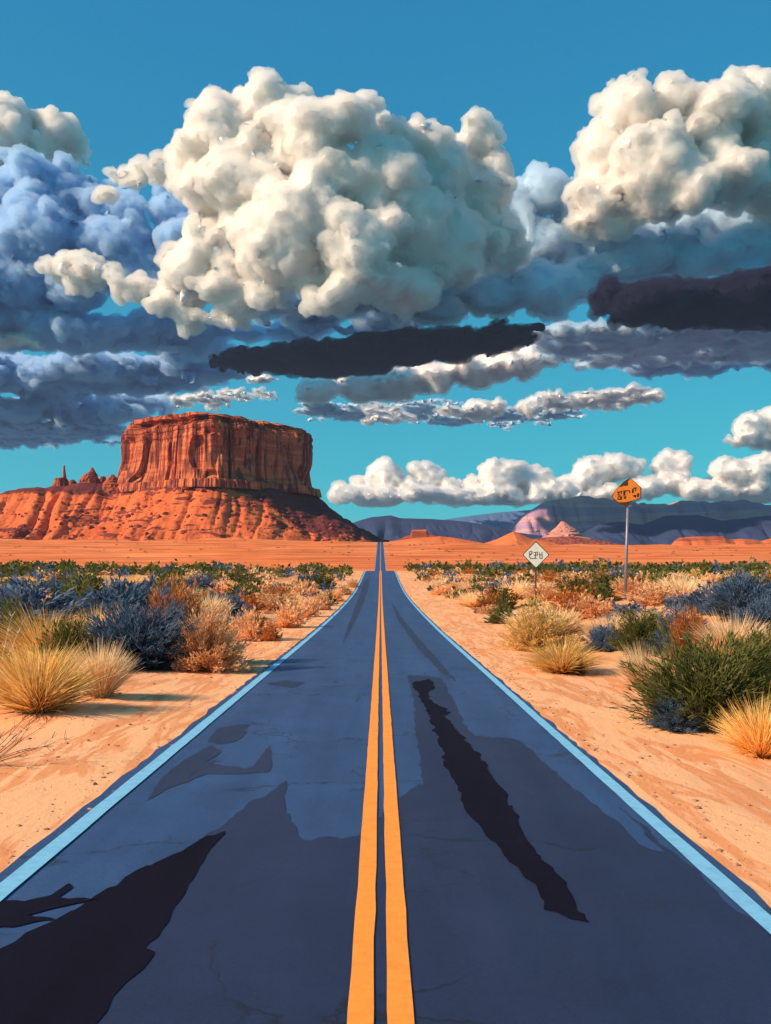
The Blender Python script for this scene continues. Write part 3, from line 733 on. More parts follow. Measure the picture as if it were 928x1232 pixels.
make_cloud('thin ragged cloud streak low on the left beneath the slate-blue layers', 12000, [
    (-80, 526, 80, 6), (0, 524, 70, 5), (70, 521, 60, 5), (115, 518, 34, 4)], M_CLOUDB, 43, billow=((14, .2), (6, .3)), thick=1.3, vox=1.6, soft=4, ws=0.3, skin=2.5)
make_cloud('small white cloud wisp between the slate-blue layers and the mesa', 12500, [(60, 519, 22, 3), (85, 520, 12, 2.4)], M_CLOUDF, 44, billow=((8, .3),), vox=1.2, soft=3, skin=2, ws=0.2)
make_cloud('small pale cloud puff over the left corner of the mesa', 11000, [(312, 456, 11, 4.5), (324, 455, 9, 4.5), (335, 457, 6, 3)], M_CLOUDF, 45, billow=((8, .3), (4, .3)), vox=1.2, soft=3, skin=2, ws=0.25)
make_cloud('long dark purple cloud strip hanging in the middle', 7600, [
    (290, 433, 36, 7), (335, 434, 40, 11), (390, 432, 46, 17), (440, 427, 44, 20), (490, 420, 44, 17), (540, 416, 44, 13), (590, 408, 40, 9), (622, 401, 24, 5)], M_CLOUD_SHADE_DARK, 47, billow=((18, .2), (8, .28), (4, .3)), thick=2.2, vox=2.0, soft=6, warp=0.5, ws=0.5)
make_cloud('thick dark purple cloud strip at the right edge', 6300, [
    (728, 360, 22, 20), (775, 366, 46, 22), (830, 366, 50, 22), (890, 362, 54, 24), (960, 358, 60, 26)], M_CLOUD_SHADE_DARK, 53, billow=((20, .2), (9, .3), (4, .3)), thick=2.2, vox=2.2, soft=6, warp=0.7, ws=0.6)
make_cloud('slim white cloud bank under the dark purple strip in the middle', 10500, [
    (388, 472, 24, 13), (430, 466, 30, 16), (475, 460, 34, 18), (520, 454, 34, 17), (565, 447, 34, 16), (610, 438, 34, 16), (648, 425, 24, 14)], M_CLOUDF, 59, base=486, billow=((16, .45), (8, .5), (4, .4)), vox=1.6, soft=6, thick=1.5, ws=0.5, skin=4)
make_cloud('broken white cloud scraps between the white bank and the horizon clouds', 12500, [
    (470, 500, 20, 2.5), (548, 499, 18, 4), (575, 494, 18, 9), (598, 489, 12, 7), (640, 489, 15, 10), (662, 481, 16, 8), (688, 486, 18, 5), (735, 481, 30, 3.5), (772, 479, 16, 3)], M_CLOUDF, 61, base=503, billow=((10, .4), (5, .45)), vox=1.3, soft=4, thick=2.5, ws=0.3, skin=3)
make_cloud('grey-blue streak of cloud under the dark strip at the right edge', 11000, [
    (790, 440, 34, 10), (840, 434, 44, 11), (900, 426, 50, 10), (970, 418, 60, 12)], M_CLOUDB, 67, billow=((14, .26), (6, .32)), vox=2.0, soft=6, thick=1.6, ws=0.5, skin=4)
make_cloud('tiny white cloud scrap at the left edge beneath the slate-blue layer', 8400, [(-10, 410, 24, 9), (24, 408, 26, 8), (44, 411, 12, 5)], M_CLOUD, 71, billow=((10, .3), (5, .3)), vox=1.6, soft=4, ws=0.35, skin=3)
make_cloud('bright cloud clump rising at the right edge above the mountain', 15000, [(905, 520, 22, 18), (935, 515, 28, 24), (975, 520, 40, 30), (890, 532, 14, 9)], M_CLOUDF, 73, base=540, billow=((14, .5), (6, .5), (3.5, .4)), vox=1.35, soft=5, ws=0.45, skin=3.5)
make_cloud('low cumulus row on the horizon right of the mesa', 18000, [
    (410, 596, 13, 9), (440, 588, 16, 14), (466, 574, 20, 18), (492, 590, 16, 14), (515, 573, 22, 18), (544, 586, 14, 12), (480, 600, 70, 9), (570, 588, 20, 16), (605, 576, 26, 20), (640, 578, 24, 16), (585, 598, 60, 10), (660, 592, 30, 10)], M_CLOUDF, 79, base=606, billow=((15, .5), (7, .5), (3.5, .4)), vox=1.35, soft=5, ws=0.4, skin=3.5)
make_cloud('low cumulus row on the horizon behind the orange sign', 19000, [
    (690, 586, 22, 14), (715, 570, 24, 16), (745, 565, 24, 16), (700, 598, 60, 10), (775, 588, 26, 12), (805, 560, 22, 16), (812, 582, 22, 14), (850, 590, 40, 10), (880, 568, 34, 14), (920, 562, 30, 14), (900, 590, 60, 14), (970, 580, 50, 24)], M_CLOUDF, 83, base=606, billow=((15, .5), (7, .5), (3.5, .4)), vox=1.35, soft=5, ws=0.4, skin=3.5)

# ------------------------------------------------------------------ road signs
SD_ = 50.0; SS = SD_ / F
def ribbon(bm, pts, w, y, thick=0.004):
    """a stroke of lettering standing just proud of a plate that faces -Y"""
    for a, b in zip(pts, pts[1:]):
        a, b = Vector((a[0], 0, a[1])), Vector((b[0], 0, b[1])); d = (b - a)
        if d.length < 1e-5: continue
        d.normalize(); n = Vector((-d.z, 0, d.x)) * (w / 2); a = a - d * w * 0.35; b = b + d * w * 0.35
        q = [a + n, b + n, b - n, a - n]
        f = [bm.verts.new((p.x, y - thick, p.z)) for p in q]; k = [bm.verts.new((p.x, y, p.z)) for p in q]
        bm.faces.new(f)
        for i in range(4): bm.faces.new((f[i], k[i], k[(i + 1) % 4], f[(i + 1) % 4]))
def slab(bm, pts, y0, y1):
    f = [bm.verts.new((p[0], y0, p[1])) for p in pts]; k = [bm.verts.new((p[0], y1, p[1])) for p in pts]
    bm.faces.new(f); bm.faces.new(list(reversed(k)))
    for i in range(len(pts)):
        j = (i + 1) % len(pts); bm.faces.new((f[i], k[i], k[j], f[j]))
M_PLATE = mat_simple('white_sign_paint', (0.80, 0.82, 0.74), (0.70, 0.72, 0.64), 6, 0.5, 0.4)
M_BLACK = mat_simple('black_paint', (0.015, 0.017, 0.022), (0.025, 0.025, 0.03), 30, 0.6, 0.3)
M_ORANGE = mat_simple('orange_sign_paint', (0.90, 0.26, 0.02), (0.80, 0.20, 0.02), 5, 0.5, 0.4)
M_RUST = mat_simple('rusted_steel', (0.10, 0.045, 0.02), (0.05, 0.03, 0.025), 14, 0.9, 0.2, 0, 0.4, 0.004)
M_GALV = mat_simple('weathered_steel', (0.27, 0.23, 0.28), (0.17, 0.15, 0.19), 12, 0.5, 0.5, 0.3)
M_DKPOST = mat_simple('dark_post_steel', (0.03, 0.032, 0.035), (0.06, 0.05, 0.045), 20, 0.6, 0.4)

x_, z_ = wx(645, SD_), wz(667.5, SD_)
gz = float(ground(x_, SD_))
sg = tag(empty('road_sign', (x_, SD_, gz)), 'white diamond road sign with black border on a thin dark post', 'road sign')
hz = z_ - gz; hd = 16.4 * SS
bm = bmesh.new()
pw = 0.035
for (x0, x1, y0, y1) in ((-pw, pw, 0, 0.012), (-pw, -pw + 0.014, 0.012, 0.05), (pw - 0.014, pw, 0.012, 0.05)):   # U-channel
    slab(bm, [(x0, -0.4), (x1, -0.4), (x1, hz + hd * 0.8), (x0, hz + hd * 0.8)], y0, y1)
bm_obj('post', bm, M_DKPOST, sg)
bm = bmesh.new(); rc = 0.07
def diamond(h, r):
    o = []
    for k in range(4):
        a = math.pi / 2 * k; cx, cz = math.cos(a) * (h - r * 1.414), math.sin(a) * (h - r * 1.414)
        for j in range(-3, 4): o.append((cx + r * math.cos(a + j * math.pi / 12), hz + cz + r * math.sin(a + j * math.pi / 12)))
    return list(reversed(o))
slab(bm, diamond(hd, rc), -0.008, -0.003); pl = bm_obj('sign_plate', bm, M_BLACK, sg)
bm = bmesh.new(); slab(bm, diamond(hd - 0.05, rc * 0.8), -0.012, -0.0082); bm_obj('sign_face', bm, M_PLATE, pl)
def zs1(p): return ((625 + p[0] / 13.69 - 645.2) * SS, hz + (667.5 - (648 + p[1] / 13.69)) * SS)
bm = bmesh.new()
for st in ([(170, 215), (208, 212), (212, 240), (172, 268), (166, 228)], [(172, 268), (165, 290), (186, 328), (222, 326)], [(200, 240), (192, 270)],
           [(240, 228), (300, 222), (304, 268), (246, 276)], [(270, 228), (264, 322)], [(234, 328), (292, 322)],
           [(330, 270), (372, 268)], [(338, 232), (340, 322), (372, 332), (378, 316), (376, 226)]):
    ribbon(bm, [zs1(p) for p in st], 0.036, -0.0122)
bm_obj('lettering', bm, M_BLACK, pl)
bm = bmesh.new()
bm.free()
for dz in (-0.35, 0.35):
    bm = bmesh.new(); tube(bm, (0, -0.02, hz + dz), (0, -0.0125, hz + dz), 0.018, 0.018, 8); bm_obj('bolt', bm, M_GALV, pl)

x_, gz = wx(752.3, SD_), 0.0
gz = float(ground(x_, SD_))
so_ = tag(empty('road_sign', (x_, SD_, gz)), 'battered orange sign with torn rusty edges on a tall steel pole', 'road sign')
def zo(p): return ((730 + p[0] / 18.56 - 752.3) * SS, EYE + (VY - (570 + p[1] / 18.56)) * SS - gz)
top = zo((465, 620)); bm = bmesh.new()
tube(bm, (0, 0.07, -0.4), (top[0] + 0.06, 0.07, top[1] + 0.25), 0.085, 0.07, 16); bm_obj('pole', bm, M_GALV, so_, True)
bm = bmesh.new(); out_ = [(530, 88), (640, 190), (780, 318), (775, 400), (768, 545), (640, 590), (500, 640), (445, 735), (405, 730), (380, 690), (300, 690), (250, 640), (185, 590), (115, 530), (118, 490), (150, 420), (210, 345), (255, 300), (340, 215), (430, 140)]
slab(bm, [zo(p) for p in out_], -0.02, -0.012); op = bm_obj('sign_plate', bm, M_RUST, so_)
bm = bmesh.new(); face = [(530, 100), (640, 205), (752, 312), (748, 535), (640, 578), (500, 618), (430, 632), (300, 640), (255, 628), (195, 580), (130, 525), (165, 420), (222, 345), (290, 290), (345, 292), (370, 268), (425, 275), (478, 262), (482, 190), (470, 180)]
slab(bm, [zo(p) for p in face], -0.026, -0.0202); bm_obj('sign_face', bm, M_ORANGE, op)
bm = bmesh.new()
for st in ([(235, 412), (275, 412), (255, 470), (300, 480)], [(290, 405), (330, 392), (328, 445)], [(258, 505), (252, 572), (328, 570)], [(290, 510), (318, 556)], [(328, 500), (328, 570)],
           [(382, 480), (382, 385), (510, 380), (516, 425)], [(405, 395), (402, 470)], [(386, 500), (392, 550), (424, 546), (424, 500)],
           [(575, 350), (575, 425)], [(592, 345), (590, 420)], [(598, 325), (655, 318), (640, 385)], [(590, 492), (642, 485), (640, 520), (606, 498)], [(684, 520), (684, 458), (714, 446), (712, 512)]):
    ribbon(bm, [zo(p) for p in st], 0.052, -0.0262)
bm_obj('lettering', bm, M_BLACK, op)
for dz in (-0.25, 0.45):
    bm = bmesh.new(); slab(bm, [(top[0] - 0.14, top[1] + dz), (top[0] + 0.22, top[1] + dz), (top[0] + 0.22, top[1] + dz + 0.06), (top[0] - 0.14, top[1] + dz + 0.06)], -0.0118, 0.0); bm_obj('bracket', bm, M_GALV, so_)

# ------------------------------------------------------------------ plants
GOLD = mat_leaf('dry_gold_blade', [(0.95, 0.52, 0.11), (0.97, 0.60, 0.19), (0.98, 0.74, 0.36), (0.86, 0.44, 0.09), (0.50, 0.36, 0.08)])
STRAW = mat_leaf('straw_blade', [(0.92, 0.64, 0.34), (0.95, 0.74, 0.46), (0.84, 0.52, 0.24), (0.95, 0.78, 0.52)])
SAGE = mat_leaf('blue_sage_leaf', [(0.060, 0.105, 0.175), (0.095, 0.160, 0.260), (0.16, 0.22, 0.30), (0.070, 0.115, 0.19), (0.22, 0.26, 0.32)])
GREEN = mat_leaf('olive_leaf', [(0.115, 0.12, 0.032), (0.17, 0.165, 0.045), (0.10, 0.12, 0.04), (0.22, 0.19, 0.05)])
RUST = mat_leaf('rust_leaf', [(0.52, 0.17, 0.045), (0.66, 0.26, 0.075), (0.42, 0.12, 0.035), (0.74, 0.34, 0.11)])
PEACH = mat_leaf('pale_brush', [(0.90, 0.50, 0.24), (0.92, 0.60, 0.33), (0.80, 0.40, 0.17), (0.94, 0.66, 0.40)])
YELLOW = mat_leaf('yellow_brush', [(0.86, 0.56, 0.18), (0.92, 0.66, 0.28), (0.74, 0.46, 0.12), (0.90, 0.60, 0.30)])
TWIG = mat_leaf('grey_twig', [(0.16, 0.11, 0.08), (0.24, 0.17, 0.12), (0.10, 0.07, 0.06)], 0.0)
PALETW = mat_leaf('bleached_twig', [(0.72, 0.62, 0.48), (0.82, 0.72, 0.58)], 0.0)
THATCH = mat_leaf('old_thatch', [(0.20, 0.10, 0.05), (0.34, 0.18, 0.07), (0.14, 0.08, 0.05)], 0.15)

def blades(g, n, r0=0.14, spread=1.0, lmin=0.6, lmax=1.0, w=0.012, droop=0.25, seg=3, lobes=0.2, aim=None):
    az = g.uniform(0, 2 * np.pi, n); q = np.sqrt(g.random(n))
    tilt = spread * q * g.uniform(0.75, 1.15, n)
    base = np.stack([np.cos(az) * r0 * q, np.sin(az) * r0 * q, np.zeros(n)], 1) + g.normal(0, 0.02, (n, 3)) * [1, 1, 0]
    az2 = az + g.normal(0, 0.35, n)
    outw = np.stack([np.cos(az2), np.sin(az2), np.zeros(n)], 1)
    d = outw * np.sin(tilt)[:, None] + np.array([0, 0, 1]) * np.cos(tilt)[:, None]
    L = g.uniform(lmin, lmax, n) * (1 + lobes * vnoise(np.cos(az) * 2 + 5, np.sin(az) * 2, tilt * 2, k=int(g.integers(99))))
    dr = droop * g.uniform(0.2, 1.4, n)
    ts = np.linspace(0, 1, seg + 1)
    tw = g.uniform(0, 2 * np.pi, n)
    side = np.stack([np.cos(tw), np.sin(tw), 0.2 * np.sin(az)], 1)
    side -= d * (side * d).sum(1)[:, None]; side /= np.linalg.norm(side, axis=1, keepdims=True) + 1e-9
    vs = []
    for t_ in ts:
        c = base + (d * t_ + (outw * 0.6 - np.array([0, 0, 0.55])) * (dr * t_ ** 2)[:, None]) * L[:, None]
        c[:, 2] = np.maximum(c[:, 2], 0.01)
        ww = w * g.uniform(0.7, 1.3, n) * (1 - 0.88 * t_ ** 1.6)
        vs += [c - side * (ww / 2)[:, None], c + side * (ww / 2)[:, None]]
    v = np.stack(vs, 1)                                   # n, 2(seg+1), 3
    k = 2 * (seg + 1)
    f = np.array([[2 * i, 2 * i + 1, 2 * i + 3, 2 * i + 2] for i in range(seg)])
    f = (f[None] + (np.arange(n) * k)[:, None, None]).reshape(-1, 4)
    tint = np.repeat(g.random(n), k)
    return v.reshape(-1, 3), f, tint

def leaves(g, ns, per, spread=1.35, l=0.09, w=0.016, rough=0.5, start=0.30, lobes=0.3, spiky=0.5, r0=0.08, height=1.0):
    """stems radiating in a dome, narrow leaves along them"""
    az = g.uniform(0, 2 * np.pi, ns); tilt = spread * np.sqrt(g.random(ns))
    d = np.stack([np.cos(az) * np.sin(tilt), np.sin(az) * np.sin(tilt), np.cos(tilt)], 1)
    kk = int(g.integers(99))
    nz = vnoise(d[:, 0] * 2.2 + 3, d[:, 1] * 2.2, d[:, 2] * 2.2, k=kk)
    L = g.uniform(0.72, 1.0, ns) * (1 + lobes * nz)
    sc = np.array([0.5, 0.5, height]); b0 = g.normal(0, r0, (ns, 3)) * [1, 1, 0]
    tip = b0 + d * L[:, None] * sc
    n = ns * per; si = np.repeat(np.arange(ns), per)
    t_ = start + (1 - start) * g.random(n) ** 0.75
    p = b0[si] + (tip - b0)[si] * t_[:, None] + g.normal(0, 0.022, (n, 3))
    p[:, 2] += 0.03 + 0.05 * t_ * 0; p[:, 2] = np.maximum(p[:, 2], 0.012)
    dd = d[si] * spiky + g.normal(0, rough, (n, 3)) + np.array([0, 0, 0.35]); dd /= np.linalg.norm(dd, axis=1, keepdims=True)
    ll = l * g.uniform(0.6, 1.3, n); sd = np.cross(dd, g.normal(0, 1, (n, 3))); sd /= np.linalg.norm(sd, axis=1, keepdims=True) + 1e-9
    ww = w * g.uniform(0.7, 1.3, n)
    a = p; b = p + dd * (ll * 0.5)[:, None] + sd * (ww / 2)[:, None]; c = p + dd * ll[:, None]; e = p + dd * (ll * 0.5)[:, None] - sd * (ww / 2)[:, None]
    v = np.stack([a, b, c, e], 1); f = np.arange(n * 4).reshape(n, 4)
    stint = g.random(ns)[si] * 0.6 + 0.4 * g.random(n)
    # stems
    s2 = np.cross(d, g.normal(0, 1, (ns, 3))); s2 /= np.linalg.norm(s2, axis=1, keepdims=True)
    wv = 0.010
    sv = np.stack([b0 - s2 * wv, b0 + s2 * wv, tip + s2 * wv * 0.2, tip - s2 * wv * 0.2], 1); sv[..., 2] = np.maximum(sv[..., 2], 0.0)
    sf = np.arange(ns * 4).reshape(ns, 4)
    return (v.reshape(-1, 3), f, np.repeat(stint, 4)), (sv.reshape(-1, 3), sf, np.repeat(g.random(ns), 4))

# one mesh set per kind and variant; copies share the meshes
KIND = {}
def kit(kind, lod, var):
    key = (kind, lod, var)
    if key in KIND: return KIND[key]
    g = np.random.default_rng(abs(hash(kind)) % 1000 if False else sum(map(ord, kind)) * 7 + var * 131 + lod)
    near = lod == 0; parts = []
    if kind in ('gold', 'straw'):
        m = GOLD if kind == 'gold' else STRAW
        n, w = (1500, 0.017) if near else (420, 0.034)
        sp, lm = (1.15, 0.62) if kind == 'gold' else (0.85, 0.6)
        v, f, t_ = blades(g, n, 0.17, sp, lm, 1.02, w, 0.34 if kind == 'gold' else 0.28, 4 if near else 3)
        v[:, :2] *= 0.56 / (0.9 if kind == 'gold' else 0.8)
        parts.append(('blades', mesh_np('blades', v, f, t_), m))
        v, f, t_ = blades(g, 260 if near else 70, 0.17, 1.25, 0.25, 0.5, w * 1.3, 0.4, 2); v[:, :2] *= 0.6
        parts.append(('thatch', mesh_np('thatch', v, f, t_), THATCH))
    elif kind in ('sage', 'green', 'rust'):
        m = {'sage': SAGE, 'green': GREEN, 'rust': RUST}[kind]
        ns, per, l, w = (230, 56, 0.095, 0.0125) if near else (80, 22, 0.13, 0.038)
        spk = {'sage': 1.25, 'green': 1.1, 'rust': 1.0}[kind]
        (v, f, t_), (sv, sf, st) = leaves(g, ns, per, 1.5, l * (1.25 if kind == 'sage' else 1.0), w, 0.42, 0.25, 0.35, spk)
        parts.append(('foliage', mesh_np('foliage', v, f, t_), m)); parts.append(('branches', mesh_np('branches', sv, sf, st), TWIG))
    elif kind in ('peach', 'yellow'):
        m = PEACH if kind == 'peach' else YELLOW
        ns, per, l, w = (260, 42, 0.075, 0.013) if near else (90, 22, 0.12, 0.034)
        (v, f, t_), (sv, sf, st) = leaves(g, ns, per, 1.55, l, w, 0.35, 0.30, 0.22, 1.0)
        parts.append(('foliage', mesh_np('foliage', v, f, t_), m)); parts.append(('branches', mesh_np('branches', sv, sf, st), RUST if kind == 'peach' else TWIG))
    KIND[key] = parts; return parts

NAME = {'gold': 'bunchgrass', 'straw': 'bunchgrass', 'sage': 'sagebrush', 'green': 'shrub', 'rust': 'shrub', 'peach': 'desert_brush', 'yellow': 'desert_brush'}
CATG = {'gold': 'grass tuft', 'straw': 'grass tuft', 'sage': 'sagebrush', 'green': 'shrub', 'rust': 'shrub', 'peach': 'desert bush', 'yellow': 'desert bush'}
PLANTS = []
NVAR = 4
def plant(kind, x, y, wid, hei, label=None, group=None, rot=None, lean=0.0):
    lod = 0 if y < 34 else 1
    var = random.randrange(NVAR)
    o = empty(NAME[kind], (x, y, float(ground(x, y)) - 0.015)); o.rotation_euler = (0, lean, random.uniform(0, 6.28) if rot is None else rot)
    o.scale = (wid, wid, hei)
    for nm, me, m in kit(kind, lod, var):
        c = link(nm, me, None, o)
        if not me.materials: me.materials.append(m)
    tag(o, label, CATG[kind], group); PLANTS.append((o, kind, x, y, wid, hei)); return o

def put(kind, px, py, w, h, label):
    x, y = at(px, py); k = y / F
    # the base line seen in the photo is the near side of the plant
    y2 = y + 0.30 * w * k; x2 = (px - VX) / F * y2
    return plant(kind, x2, y2, w * k * 1.02, h * k * 1.02, label)

put('gold', 46, 862, 124, 104, 'large golden bunchgrass at the left edge, its shadow on the sand')
put('straw', 120, 842, 76, 80, 'pale straw tuft right beside the large golden bunchgrass at the left')
put('sage', 160, 806, 140, 92, 'big blue-grey sagebrush with long spiky leaves behind the pale straw tuft at left')
put('rust', 205, 802, 90, 104, 'rust-brown shrub between the big blue sagebrush and the round peach bush')
put('peach', 250, 810, 88, 86, 'big round peach-coloured bush on the left sand verge, dark at its foot')
put('gold', 56, 800, 104, 84, 'golden bunchgrass just behind the large one at the left edge')
put('gold', 116, 786, 70, 68, 'smaller golden tuft behind the big blue-grey sagebrush on the left')
put('green', 84, 812, 74, 62, 'olive shrub squeezed between golden bunchgrass and blue sagebrush on the left')
put('green', 10, 792, 80, 62, 'dark olive shrub at the left edge behind the golden bunchgrass')
put('sage', 40, 756, 110, 62, 'wide dark blue sagebrush clump in the second row at the left edge')
put('sage', 146, 752, 96, 62, 'blue sagebrush with fanned leaves standing above the rust-brown shrub')
put('green', 100, 735, 80, 50, 'olive shrub left of the fanned blue sagebrush')
put('green', 195, 738, 60, 46, 'olive shrub right of the fanned blue sagebrush')
put('peach', 302, 772, 44, 42, 'pale peach bush directly right of the big round peach bush')
put('rust', 326, 772, 24, 24, 'small dark rust bush on the verge past the pale peach bush at left')
put('peach', 346, 756, 42, 34, 'third peach bush along the left road verge')
put('peach', 372, 743, 30, 26, 'fourth peach bush along the left road verge')
put('peach', 387, 734, 26, 23, 'fifth peach bush along the left road verge')
put('green', 396, 729, 20, 17, 'small olive bush among the peach bushes on the left verge')
put('peach', 404, 724, 20, 18, 'sixth peach bush along the left road verge, getting small')
put('peach', 415, 716, 17, 16, 'seventh peach bush along the left road verge, tiny with distance')
put('peach', 425, 707, 14, 13, 'last tiny peach bush on the left verge before the crest')
put('straw', 232, 752, 46, 34, 'straw tuft behind the big round peach bush on the left')
put('sage', 275, 742, 56, 30, 'low dark sagebrush behind the round peach bush at left')
put('peach', 330, 736, 60, 26, 'wide low peach brush behind the verge bushes on the left')

put('green', 856, 884, 176, 120, 'largest olive shrub, near the right edge on the sand')
put('green', 925, 850, 110, 92, 'olive shrub cut by the right edge behind the golden bunchgrass')
put('sage', 812, 882, 62, 46, 'low blue sagebrush added as shade at the left foot of the largest olive shrub')  # blue plant added to stand in for navy shade under the olive shrub
put('gold', 916, 914, 92, 92, 'golden bunchgrass at the right edge in front of the largest olive shrub')
put('straw', 776, 830, 60, 62, 'single straw tuft on the sand left of the largest olive shrub')
put('green', 776, 790, 76, 56, 'olive shrub with navy shade behind the single straw tuft at right')
put('sage', 822, 790, 66, 52, 'blue sagebrush behind the largest olive shrub on the right')
put('rust', 832, 800, 56, 66, 'rust-orange shrub poking up behind the largest olive shrub')
put('yellow', 650, 786, 92, 62, 'round yellow bush at the foot of the white diamond sign')
put('gold', 676, 812, 84, 50, 'low golden tuft on the sand in front of the round yellow bush')
put('green', 697, 813, 13, 20, 'tiny green sprig on bare sand in front of the low golden tuft')
put('sage', 727, 785, 40, 36, 'small blue sagebrush right of the round yellow bush')
put('straw', 732, 776, 62, 46, 'straw tuft directly behind the small blue sagebrush at right')
put('straw', 884, 800, 92, 66, 'tall straw grass behind the olive shrubs at the right edge')
put('straw', 800, 768, 60, 42, 'straw grass clump to the right of the orange sign pole')
put('rust', 690, 748, 60, 34, 'rusty brush between the white sign post and the orange sign pole')
put('peach', 715, 744, 60, 34, 'peach brush at the foot of the orange sign pole')
put('sage', 896, 748, 92, 58, 'large rounded blue sagebrush at the right edge on the rise')
put('sage', 856, 742, 56, 36, 'smaller rounded blue sagebrush left of the large one at right edge')
put('green', 690, 722, 36, 28, 'olive bush just right of the white diamond sign')
put('green', 724, 720, 56, 28, 'olive bush close left of the orange sign pole')
put('peach', 785, 730, 64, 30, 'rounded peach brush right of the orange sign pole')
put('rust', 590, 738, 34, 26, 'rust bush left of the white diamond sign')
put('green', 606, 742, 18, 24, 'narrow olive bush right beside the rust bush left of the white sign')
put('peach', 626, 772, 26, 18, 'small peach brush at the left foot of the round yellow bush')
put('sage', 577, 738, 12, 9, 'tiny dark bush on the right verge below the rust bush')
put('peach', 560, 728, 22, 15, 'second small peach brush along the right road verge')
put('peach', 540, 714, 18, 12, 'third small peach brush along the right road verge')
put('sage', 516, 701, 9, 7, 'tiny dark bush on the right verge near the crest')

# ---- filler plants, each labelled by its look and its nearest landmark
LANDMARK = [(wx(645, 50), 50, 'the white diamond sign'), (wx(752, 50), 50, 'the orange sign pole')]
for o, kd, x, y, w_, h_ in PLANTS:
    for key, nm in (('large golden bunchgrass at', 'the large golden bunchgrass'), ('big round peach-col', 'the big round peach bush'), ('big blue-grey', 'the big blue-grey sagebrush'), ('rust-brown shrub', 'the rust-brown shrub'),
                    ('wide dark blue', 'the wide dark sagebrush clump'), ('with fanned leaves', 'the fanned blue sagebrush'), ('largest olive', 'the largest olive shrub'), ('round yellow bush at', 'the round yellow bush'),
                    ('large rounded blue', 'the large rounded sagebrush'), ('rounded peach brush', 'the rounded peach brush'), ('rust bush left', 'the lone rust bush'), ('third peach bush', 'the third verge bush')):
        if o['label'].startswith(key): LANDMARK.append((x, y, nm))
LOOK = {'gold': 'golden bunchgrass tuft', 'straw': 'straw-pale grass tuft', 'sage': 'blue-grey sagebrush', 'green': 'olive green shrub', 'rust': 'rust-brown shrub', 'peach': 'pale peach bush', 'yellow': 'yellow bush'}
gr = np.random.default_rng(21); taken = [(p[2], p[3], p[4]) for p in PLANTS]; fill = []
tries = 0
while len(fill) < 250 and tries < 20000:
    tries += 1
    y = 19 + 96 * gr.random() ** 1.25; x = gr.uniform(-1, 1) * (0.44 * y + 2)
    if abs(x) < 5.5: continue
    if x > 0 and y < 27 and x < 8.5: continue
    if abs(x - LANDMARK[0][0]) < 1.6 and y < 50 and y > 42: continue
    u = gr.random()
    if x < 0: kd = 'sage' if u < .20 else 'green' if u < .42 else 'peach' if u < .68 else 'straw' if u < .80 else 'gold' if u < .92 else 'rust'
    else: kd = 'peach' if u < .32 else 'straw' if u < .52 else 'rust' if u < .66 else 'green' if u < .80 else 'yellow' if u < .88 else 'sage'
    wid = gr.uniform(0.8, 1.7) * (1 + 0.008 * y); hei = wid * gr.uniform(0.42, 0.66) * (1.15 if kd in ('straw', 'gold') else 1)
    if any((x - a) ** 2 + (y - b) ** 2 < (0.40 * (wid + c)) ** 2 for a, b, c in taken): continue
    taken.append((x, y, wid)); fill.append((kd, x, y, wid, hei))
lab = {}
for i, (kd, x, y, wid, hei) in enumerate(fill):
    lx, ly, ln = min(LANDMARK, key=lambda q: (q[0] - x) ** 2 * 2 + (q[1] - y) ** 2 * 0.5)
    dx, dy = x - lx, y - ly
    rel = ('far behind' if dy > 22 else 'behind') if dy > 2.5 * max(1, abs(dx) * .6) else ('in front of' if dy < -2.5 * max(1, abs(dx) * .6) else ('right of' if dx > 0 else 'left of'))
    size = 'tall' if hei > 0.95 else 'knee-high' if hei > 0.6 else 'low'
    lab.setdefault((size, LOOK[kd], rel, ln), []).append(i)
ORD = ['first', 'second', 'third', 'fourth', 'fifth', 'sixth', 'seventh', 'eighth', 'ninth', 'tenth', 'eleventh', 'twelfth', 'thirteenth', 'fourteenth', 'fifteenth', 'sixteenth']
final = {}
for (size, lk, rel, ln), ids in lab.items():
    ids = sorted(ids, key=lambda i: fill[i][1] / fill[i][2])
    for j, i in enumerate(ids):
        if len(ids) == 1: final[i] = f'{size} {lk} {rel} {ln}'
        elif j == 0: final[i] = f'leftmost {size} {lk} {rel} {ln}'
        elif j == len(ids) - 1: final[i] = f'rightmost {size} {lk} {rel} {ln}'
        else: final[i] = f'{ORD[min(j, 15)]} from left of the {size} {lk}s {rel} {ln}'.replace('brushs', 'brushes').replace('bushs', 'bushes')
GRP = {'gold': 'golden grass tufts among the scrub', 'straw': 'straw grass tufts among the scrub', 'sage': 'sagebrush among the scrub', 'green': 'olive shrubs among the scrub', 'rust': 'rust shrubs among the scrub', 'peach': 'peach bushes among the scrub', 'yellow': 'yellow bushes among the scrub'}
for i, (kd, x, y, wid, hei) in enumerate(fill): plant(kd, x, y, wid, hei, final[i], GRP[kd])

